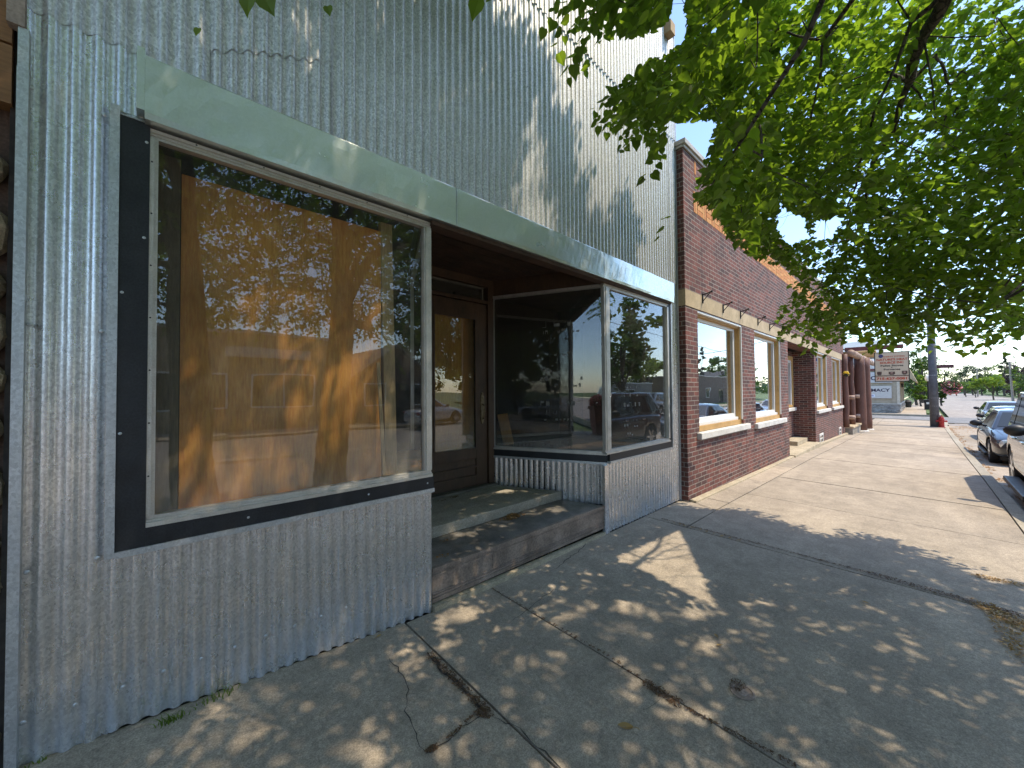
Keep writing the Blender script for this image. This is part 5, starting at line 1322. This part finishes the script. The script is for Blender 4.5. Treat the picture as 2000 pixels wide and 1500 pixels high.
# ================================================================== STREET TREES OVER THE PAVEMENT
SUN = Vector((.25, -.45, 1.0)).normalized()
LV = np.array((.25, -.45, 1.0))
fw, rt, up = (np.array(v) for v in (FW, RT, UP))
def to_px(P):
    q = P-np.array((0, 0, CAMH)); d = q@fw
    with np.errstate(all='ignore'):
        return 1000+FPX*(q@rt)/d, 750-FPX*(q@up)/d, d
def in_poly(x, y, poly):
    ins = np.zeros(x.shape, bool); n = len(poly)
    for i in range(n):
        x0, y0 = poly[i]; x1, y1 = poly[(i+1) % n]
        c = (y0 > y) != (y1 > y)
        with np.errstate(all='ignore'): xi = (x1-x0)*(y-y0)/(y1-y0)+x0
        ins ^= c & (x < xi)
    return ins
# extent of the crown as it hangs over the pavement, seen from the photographer's spot
CROWN = [(1140, -400), (1140, 20), (1165, 52), (1225, 48), (1262, 46), (1295, 20), (1312, 8), (1332, 8), (1345, 78), (1318, 108), (1232, 145), (1218, 192), (1262, 222), (1338, 212), (1400, 198), (1418, 236), (1402, 292), (1378, 352), (1375, 388), (1412, 405), (1452, 470), (1490, 500), (1552, 508), (1580, 535), (1560, 572), (1556, 600), (1590, 628), (1650, 636), (1700, 622), (1745, 632), (1800, 634), (1862, 622), (1930, 612), (1955, 622), (1990, 648), (2300, 690), (2600, 900), (2600, -2500), (1140, -2500)]
GAPS = [[(1690, 690), (1800, 694), (2010, 700), (2010, 772), (1690, 772)], [(1320, 235), (1400, 235), (1385, 300), (1362, 350), (1350, 388), (1392, 412), (1428, 472), (1475, 507), (1535, 522), (1548, 545), (1515, 588), (1510, 645), (1300, 645), (1300, 235)], [(1150, 85), (1215, 75), (1290, 60), (1310, 15), (1314, -60), (1336, -60), (1342, 72), (1318, 100), (1235, 135), (1200, 170), (1150, 170)], [(1345, 232), (1398, 240), (1380, 292), (1340, 270)], [(1520, 405), (1575, 425), (1580, 465), (1540, 480), (1515, 450)], [(1590, 430), (1640, 428), (1628, 468), (1592, 470)]]
SPRIGS = [[(470, -200), (470, 15), (535, 25), (535, -200)], [(378, 30), (378, -100), (402, -100), (402, 70)]]
def fac_lim(z):     # how far along the facade the crown's shade reaches, by height
    return np.interp(z, [0, 1.0, 2.0, 2.8, 3.1, 3.9, 4.65, 4.8, 5.4, 7.0], [5.35, 4.9, 3.9, 2.6, 1.9, 2.25, 2.6, 1.75, 1.2, .5])
def envelope(P):
    x, y, z = P[:, 0], P[:, 1], P[:, 2]
    a = ((x-2.6)/4.1)**2+((y+1.1)/4.0)**2+((z-6.4)/4.5)**2 < 1
    b = ((x+1.2)/3.4)**2+((y+1.2)/3.8)**2+((z-6.2)/4.0)**2 < 1
    c = ((x-4.4)/2.6)**2+((y+.2)/2.6)**2+((z-3.5)/1.9)**2 < 1
    d = ((x-1.5)/3.3)**2+((y+2.6)/2.5)**2+((z-4.6)/2.1)**2 < 1
    return (a | b | c | d) & (y < 2.22) & (z > 1.85)
def allowed(P, loose=0.):
    u, v, d = to_px(P)
    infr = (d > .15) & (u > -120) & (u < 2120) & (v < 1600) & (v > -120)
    ok = in_poly(u, v, CROWN)
    for g in GAPS: ok &= ~in_poly(u, v, g)
    m = np.where(infr, ok & (d > np.where(u < 1500, 1.8, 2.5)+np.where((v > 430) & (u < 1940), .6, 0)), True)
    nearcam = np.linalg.norm(P-np.array((0, 0, CAMH)), axis=1) > 1.15
    # where its shade falls
    tf = (2.42-P[:, 1])/.45                      # drop until the facade plane
    zf = P[:, 2]-tf; xf = P[:, 0]-.25*tf
    tg = P[:, 2]; xg = P[:, 0]-.25*tg; yg = P[:, 1]+.45*tg
    hitf = zf > 0
    patch = ((xf-4.15)**2+((zf-3.5)*.8)**2 < .035) | ((xf-3.1)**2+(zf-3.45)**2 < .03) | ((xf-3.55)**2+(zf-3.30)**2 < .02) | ((xf-2.9)**2+(zf-4.2)**2 < .02)
    hole = ((xf-.38)**2+(zf-1.5)**2 < .15) | ((xf-.98)**2+(zf-2.15)**2 < .13) | ((xf-1.2)**2+(zf-1.25)**2 < .11) | ((xf-2.35)**2+(zf-1.2)**2 < .12) | ((xf-3.15)**2+(zf-.95)**2 < .10) | ((xf-1.95)**2+(zf-.62)**2 < .05) | ((xf-3.3)**2*.3+(zf-2.95)**2 < .03) | ((xf+.26)**2*5+(zf-1.75)**2*.35 < .07) | ((xf-.25)**2*2+(zf-1.45-.8*(xf-.25))**2*8 < .05) | ((xf-.95)**2*1.5+(zf-4.15)**2 < .07) | ((xf-.62)**2*2+(zf-3.75)**2 < .03) | ((xf-1.45)**2*2+(zf-3.75)**2 < .035)
    sh = np.where(hitf, ((xf < fac_lim(zf)) | patch) & ~hole, xg < 5.36+.22*np.sin(yg*5)-.25*np.maximum(0, -yg-.3))
    return m & nearcam & sh
q = np.random.default_rng(11)
cand = np.stack([q.uniform(-4.6, 7.2, 260000), q.uniform(-5.2, 2.2, 260000), q.uniform(1.85, 11, 260000)], 1)
cand = cand[envelope(cand)]; cand = cand[allowed(cand)]
# the part of the crowns seen from the pavement, then the street side which the shop window mirrors
u, v, d = to_px(cand); vis = (d > .5) & (u > 1100) & (u < 2050) & (v > -60) & (v < 720)
vi = np.nonzero(vis)[0]; q.shuffle(vi)
cell = {}; sel = []
for i in vi:
    key = (int(u[i]/34), int(v[i]/34)); c = cell.get(key, 0)
    if c < (5 if v[i] > 230 and u[i] < 1800 else 3): cell[key] = c+1; sel.append(i)
bk = np.nonzero((cand[:, 1] < -.9) & (cand[:, 2] > 2.75) & (cand[:, 2] < 7.2))[0]; q.shuffle(bk)
cell = {}
for i in bk:
    key = (int(cand[i, 0]*2.2+50), int(cand[i, 2]*2.2), int(cand[i, 1]*1.2)); c = cell.get(key, 0)
    if c < 4: cell[key] = c+1; sel.append(i)
# then fill up until the shade on pavement and wall is as close as it should be
tg = np.minimum(cand[:, 2], np.maximum(0, (2.42-cand[:, 1])/.45)); sx = cand[:, 0]-.25*tg; sy = cand[:, 1]+.45*tg; sz = cand[:, 2]-tg
cell = {}
def ck(i): return (int(sx[i]*3.2+60), int((sy[i]+sz[i])*3.2+60))
for i in sel: cell[ck(i)] = cell.get(ck(i), 0)+1
for i in q.permutation(len(cand)):
    inview = -1.2 < sx[i] < 6 and sy[i]+sz[i] > -1.2
    nz = math.sin(sx[i]*2.3+1.1)*math.sin((sy[i]+sz[i])*2.9+.4)+.6*math.sin(sx[i]*5.1-(sy[i]+sz[i])*3.7)
    base = 8 if sz[i] < .02 else (2 if 0 < sx[i] < 1.4 and .95 < sz[i] < 3.0 else (5 if sz[i] < 3.05 else 9))
    lim = max(2, base+int(round(2.2*nz))) if inview else 2
    c = cell.get(ck(i), 0)
    if c < lim: cell[ck(i)] = c+1; sel.append(i)
pts = cand[np.array(sel)]
# two loose sprigs hanging in at the top left, near the camera
def sprig(px_, py_, d):
    r = FW+RT*(px_-1000)/FPX-UP*(py_-750)/FPX; return np.array(CAM+r*d)
# split between the two trees by nearness to the trunks
TA, TB = np.array((1.70, -.66, 0)), np.array((.33, -.66, 0))
own = np.where(pts[:, 0] > .6+.4*np.sin(pts[:, 2]*2), 0, 1)
print('sprays', len(pts), (own == 0).sum())

def build_tree(name, label, base, P, limbs, r0, seed, extra=()):
    rr = np.random.default_rng(seed)
    t = thing(name, label, 'tree', (base[0], base[1], gz(base[0], base[1])), 0, 'street trees over the pavement')
    o0 = np.array(t.location)
    # skeleton: main limbs first, then every spray hooks on to the nearest wood
    nodes = []; par = []; plen = []
    def addn(p, pa):
        nodes.append(np.array(p, float)); par.append(pa); plen.append(0 if pa < 0 else plen[pa]+np.linalg.norm(nodes[-1]-nodes[pa])); return len(nodes)-1
    root = addn((base[0], base[1], gz(base[0], base[1])-.1), -1)
    tr = root; k = 6
    for i in range(1, k+1): tr = addn((base[0]+.03*i*limbs['lean'][0]+rr.normal()*.008, base[1]+.03*i*limbs['lean'][1]+rr.normal()*.008, limbs['fork']*i/k), tr)
    ids = []
    for L_ in limbs['limbs']:
        pa = tr; prev = nodes[tr]; ids.append([])
        for wp in L_:
            wp = np.array(wp, float); n_ = max(2, int(np.linalg.norm(wp-prev)/.35))
            for i in range(1, n_+1):
                p = prev+(wp-prev)*i/n_+rr.normal(size=3)*.03; pa = addn(p, pa); ids[-1].append(pa)
            prev = wp
    nlimb = len(nodes)
    order = np.argsort(np.linalg.norm(P-np.array(nodes[tr]), axis=1))
    N = np.zeros((nlimb+len(P)+5, 3)); N[:nlimb] = nodes; PLn = np.zeros(len(N)); PLn[:nlimb] = plen; cnt = nlimb
    for i in order:
        p = P[i]; dv = N[6:cnt]-p; dd = np.sqrt((dv*dv).sum(1)); cost = dd+.22*PLn[6:cnt]
        j = int(np.argmin(cost))+6
        nodes.append(p); par.append(j); plen.append(PLn[j]+dd[j-6]); N[cnt] = p; PLn[cnt] = plen[-1]; cnt += 1
    n = len(nodes); w = np.ones(n)*.55
    for i in range(n-1, 0, -1):
        w[par[i]] += w[i]
    rad = np.minimum(r0, r0*.95*(w/w[6])**.72); fk = np.linalg.norm(np.array(nodes)-np.array(nodes[6]), axis=1); li = np.arange(n) < nlimb; rad = np.where(li, np.maximum(rad, r0*.62*np.exp(-fk/.7)), rad); rad[:7] = np.linspace(r0*1.25, r0*.92, 7)
    a = MB(); kids = {}
    cen = ids[limbs['centre']]; tp = [nodes[i] for i in range(7)]+[nodes[i] for i in cen[:9]]
    tr_ = list(rad[:7])+[max(rad[i], r0*.86*math.exp(-.30*(k_+1))) for k_, i in enumerate(cen[:9])]
    for k_, i in enumerate(cen[:9]): rad[i] = tr_[7+k_]
    seg = [np.linalg.norm(b-a_) for a_, b in zip(tp, tp[1:])]; S_ = np.concatenate([[0], np.cumsum(seg)]); ss = np.arange(0, S_[-1], .05)
    cx_ = np.stack([np.interp(ss, S_, [p[j] for p in tp]) for j in range(3)], 1)-o0; rr_ = np.interp(ss, S_, tr_)
    nr = 28; th_ = np.arange(nr)*2*np.pi/nr; zz = ss[:, None]
    lump = 1+.035*np.sin(3*th_+zz*1.7)+.03*np.sin(7*th_-zz*2.9+np.sin(zz*5))+.022*np.sin(13*th_+zz*4.1+2*np.sin(zz*3))+rr.normal(size=(len(ss), nr))*.012
    lump = lump+.55*np.exp(-zz/.13)*(.7+.35*np.sin(4*th_+1))
    RR_ = rr_[:, None]*lump; X_ = cx_[:, None, 0]+RR_*np.cos(th_); Y_ = cx_[:, None, 1]+RR_*np.sin(th_); Z_ = np.repeat(cx_[:, 2:3], nr, 1)
    a.add(np.stack([X_, Y_, Z_], 2).reshape(-1, 3).tolist(), [(i*nr+j, i*nr+(j+1) % nr, (i+1)*nr+(j+1) % nr, (i+1)*nr+j) for i in range(len(ss)-1) for j in range(nr)])
    cs = set(cen[:9])
    for i in range(7, n):
        if i in cs: continue
        j = par[i]; p0, p1 = nodes[j], nodes[i]; L = np.linalg.norm(p1-p0)
        if L < 1e-3: continue
        m = (p0+p1)/2+np.array((0, 0, -.05*L))+rr.normal(size=3)*.03*L
        ra = min(rad[j], rad[i]*1.35+.0006)
        a.tube([p0-o0, m-o0, p1-o0], [ra, (ra+rad[i])/2, rad[i]], 4 if rad[i] < .012 else 7, cap=False)
    a.build('trunk', M['bark'], t, smooth=True)
    # leaves ------------------------------------------------------------
    lp = []; ld = []; ln = []; ls = []
    allP = list(P)
    for i in range(nlimb, n):
        p = nodes[i]; d = p-nodes[par[i]]; L = np.linalg.norm(d); d = d/max(L, 1e-6)
        d = d*np.array((1, 1, .35))+np.array((0, 0, -.25)); d /= np.linalg.norm(d)+1e-9
        side = np.cross(d, (0, 0, 1.)); side /= np.linalg.norm(side)+1e-9
        kk = rr.integers(15, 23); tl_ = rr.uniform(.28, .50)
        for s in range(kk):
            f = (s+rr.random())/kk; sgn = 1 if s % 2 else -1
            q0 = p-d*.12+d*tl_*f+np.array((0, 0, -.12*f*f))
            out = side*sgn*rr.uniform(.4, 1.)+d*rr.uniform(.1, .8)+np.array((0, 0, rr.uniform(-.75, .1)))
            out /= np.linalg.norm(out)
            pet = rr.uniform(.015, .045); lp.append(q0+out*pet); ld.append(out)
            nn = np.array((rr.normal()*.45, rr.normal()*.45, 1.)); nn -= out*(nn@out); nn /= np.linalg.norm(nn); ln.append(nn); ls.append(rr.uniform(.038, .072))
    for (p, d, nn, s) in extra: lp.append(np.array(p)); ld.append(np.array(d)/np.linalg.norm(d)); nn = np.array(nn, float); nn -= ld[-1]*(nn@ld[-1]); ln.append(nn/np.linalg.norm(nn)); ls.append(s)
    lp, ld, ln, ls = map(np.array, (lp, ld, ln, ls))
    # prune single leaves that would poke far outside the crown
    keep = np.ones(len(lp), bool); c = lp+ld*ls[:, None]*.5
    u_, v_, d_ = to_px(c); infr = (d_ > .1) & (u_ > -60) & (u_ < 2060) & (v_ > -60) & (v_ < 1560)
    keep &= ~(infr & (d_ < 1.0) & (np.arange(len(lp)) < len(lp)-len(extra))) & (c[:, 1] < 2.34)
    keep &= ~((np.linalg.norm(c-np.array((0, 0, CAMH)), axis=1) < .9) & (np.arange(len(lp)) < len(lp)-len(extra)))
    gx, gy = c[:, 0]-.25*c[:, 2], c[:, 1]+.45*c[:, 2]       # leaves left out in a made-up gap: its sun patch imitates window-reflected light
    tri = [(4.45, 1.93), (3.20, 2.02), (3.02, 1.02)]
    keep &= ~in_poly(gx, gy, tri)
    for g in GAPS: keep &= ~(in_poly(u_, v_, g) & (d_ > .1))
    lp, ld, ln, ls = lp[keep], ld[keep], ln[keep], ls[keep]
    sd = np.cross(ln, ld)
    # heart shaped blade: (along, across, lift)
    shp = np.array([(0, 0, 0), (-.06, .27, .05), (.16, .47, .10), (.48, .43, .09), (.80, .17, .03), (1.06, 0, -.06), (.80, -.17, .03), (.48, -.43, .09), (.16, -.47, .10), (-.06, -.27, .05), (.45, 0, -.01)])
    V = lp[:, None, :]+ls[:, None, None]*(shp[None, :, 0:1]*ld[:, None, :]+shp[None, :, 1:2]*sd[:, None, :]+shp[None, :, 2:3]*ln[:, None, :])
    curl = rr.normal(size=(len(lp), 1))*.12
    V += (ls[:, None]*curl*(shp[None, :, 0]**2))[:, :, None]*ln[:, None, :]
    F = np.array([(0, 1, 2, 10), (10, 2, 3, 4), (10, 4, 5, 6), (10, 6, 7, 8), (0, 10, 8, 9)])
    nl = len(lp); Fi = (F[None]+(np.arange(nl)*11)[:, None, None]).reshape(-1, 4)
    me = bpy.data.meshes.new('crown'); me.from_pydata((V.reshape(-1, 3)-o0).tolist(), [], Fi.tolist()); me.materials.append(M['leaf'])
    o = bpy.data.objects.new('crown', me); COL.objects.link(o); o.parent = t
    print(name, 'leaves', nl)
    return t
limA = dict(centre=3, fork=2.7, lean=(1, .2), limbs=[
  [(2.3, -.5, 3.6), (3.2, -.25, 4.1), (4.3, .05, 4.0), (5.3, .35, 3.5), (5.9, .55, 2.9)],
  [(2.1, -.9, 3.9), (3.3, -1.1, 4.7), (4.6, -1.1, 4.7), (5.8, -.9, 3.8)],
  [(1.8, -.3, 3.9), (2.2, .4, 5.0), (2.6, 1.1, 5.9), (3.0, 1.6, 6.4)],
  [(1.75, -.7, 4.2), (1.9, -.6, 6.0), (2.2, -.6, 8.0), (2.4, -.7, 9.6)],
  [(2.0, -1.2, 4.1), (2.8, -2.2, 5.4), (3.5, -3.0, 6.3)],
  [(2.2, -.6, 4.0), (3.4, -.4, 5.4), (4.4, .1, 6.3), (5.0, .2, 7.0)]])
limB = dict(centre=2, fork=2.8, lean=(-.6, .1), limbs=[
  [(.1, -.4, 3.7), (-.1, .3, 4.7), (.0, 1.1, 5.4), (.1, 1.7, 5.7)],
  [(.0, -.8, 3.8), (-.9, -.9, 4.8), (-2.0, -.9, 5.6), (-3.0, -1.0, 6.0)],
  [(.25, -.7, 4.3), (.1, -.8, 6.2), (-.1, -.9, 8.4)],
  [(.2, -1.1, 4.0), (-.3, -2.0, 5.2), (-.8, -2.9, 6.0)],
  [(-.1, -.4, 4.0), (-1.1, .2, 5.0), (-2.0, .8, 5.7)]])
ex = []
for (px_, py_, d, dx, s) in [(487, -8, 1.25, -.2, .062), (515, -6, 1.22, .5, .066), (500, -40, 1.28, .1, .07), (540, -60, 1.3, .6, .07), (388, 55, 1.5, -.2, .035), (640, 12, 1.5, .2, .04)]:
    p = sprig(px_, py_, d); ex.append((p, tuple(np.array(RT)*dx-np.array(UP)*.9), tuple(-np.array(FW)+np.array(UP)*.25), s))
build_tree('street_tree', 'broad linden overhanging the pavement, its leafy limbs filling the upper right', TA, pts[own == 0], limA, .165, 5)
build_tree('street_tree', 'linden standing left of the broad one, only a few leaves hanging in at the top', TB, pts[own == 1], limB, .17, 6, ex)

mb = MB()
for (x, y) in ((1.72, -.64), (.31, -.64)):
    P_ = [(x+.50*math.cos(k*.449)*(1+.07*math.sin(k*2.3)), max(CURB+.17, y+.27*math.sin(k*.449))) for k in range(14)]
    mb.add([(px_, py_, gz(px_, py_)+.004) for px_, py_ in P_], [tuple(range(14))])
tag(mb.build('soil_bed', M['soil']), kind='structure')
# ================================================================== LIGHT
sd = bpy.data.lights.new('sun', 'SUN'); sd.energy = 2.0; sd.angle = R(.53); sd.color = (1., .885, .70)
so_ = bpy.data.objects.new('sun', sd); COL.objects.link(so_); so_.location = SUN*60
so_.rotation_euler = (-SUN).to_track_quat('-Z', 'Y').to_euler()
wd = bpy.data.worlds.new('World'); scene.world = wd; wd.use_nodes = True
nt = wd.node_tree; bg = nt.nodes['Background']; sk = nt.nodes.new('ShaderNodeTexSky'); sk.sky_type = 'NISHITA'; sk.sun_disc = False
el = math.asin(SUN.z); az = math.atan2(SUN.x, SUN.y)
sk.sun_elevation = el; sk.sun_rotation = az; sk.air_density = 1.0; sk.dust_density = .5; sk.ozone_density = 2.2
nt.links.new(sk.outputs[0], bg.inputs[0]); bg.inputs[1].default_value = .15
scene.view_settings.view_transform = 'Standard'; scene.view_settings.look = 'None'; scene.view_settings.exposure = 1.42; scene.view_settings.gamma = 1
scene.render.engine = 'CYCLES'
cy = scene.cycles; cy.use_denoising = True; cy.max_bounces = 10; cy.transparent_max_bounces = 24; cy.diffuse_bounces = 4; cy.glossy_bounces = 5; cy.transmission_bounces = 6
cy.caustics_reflective = False; cy.caustics_refractive = False; cy.sample_clamp_indirect = 6
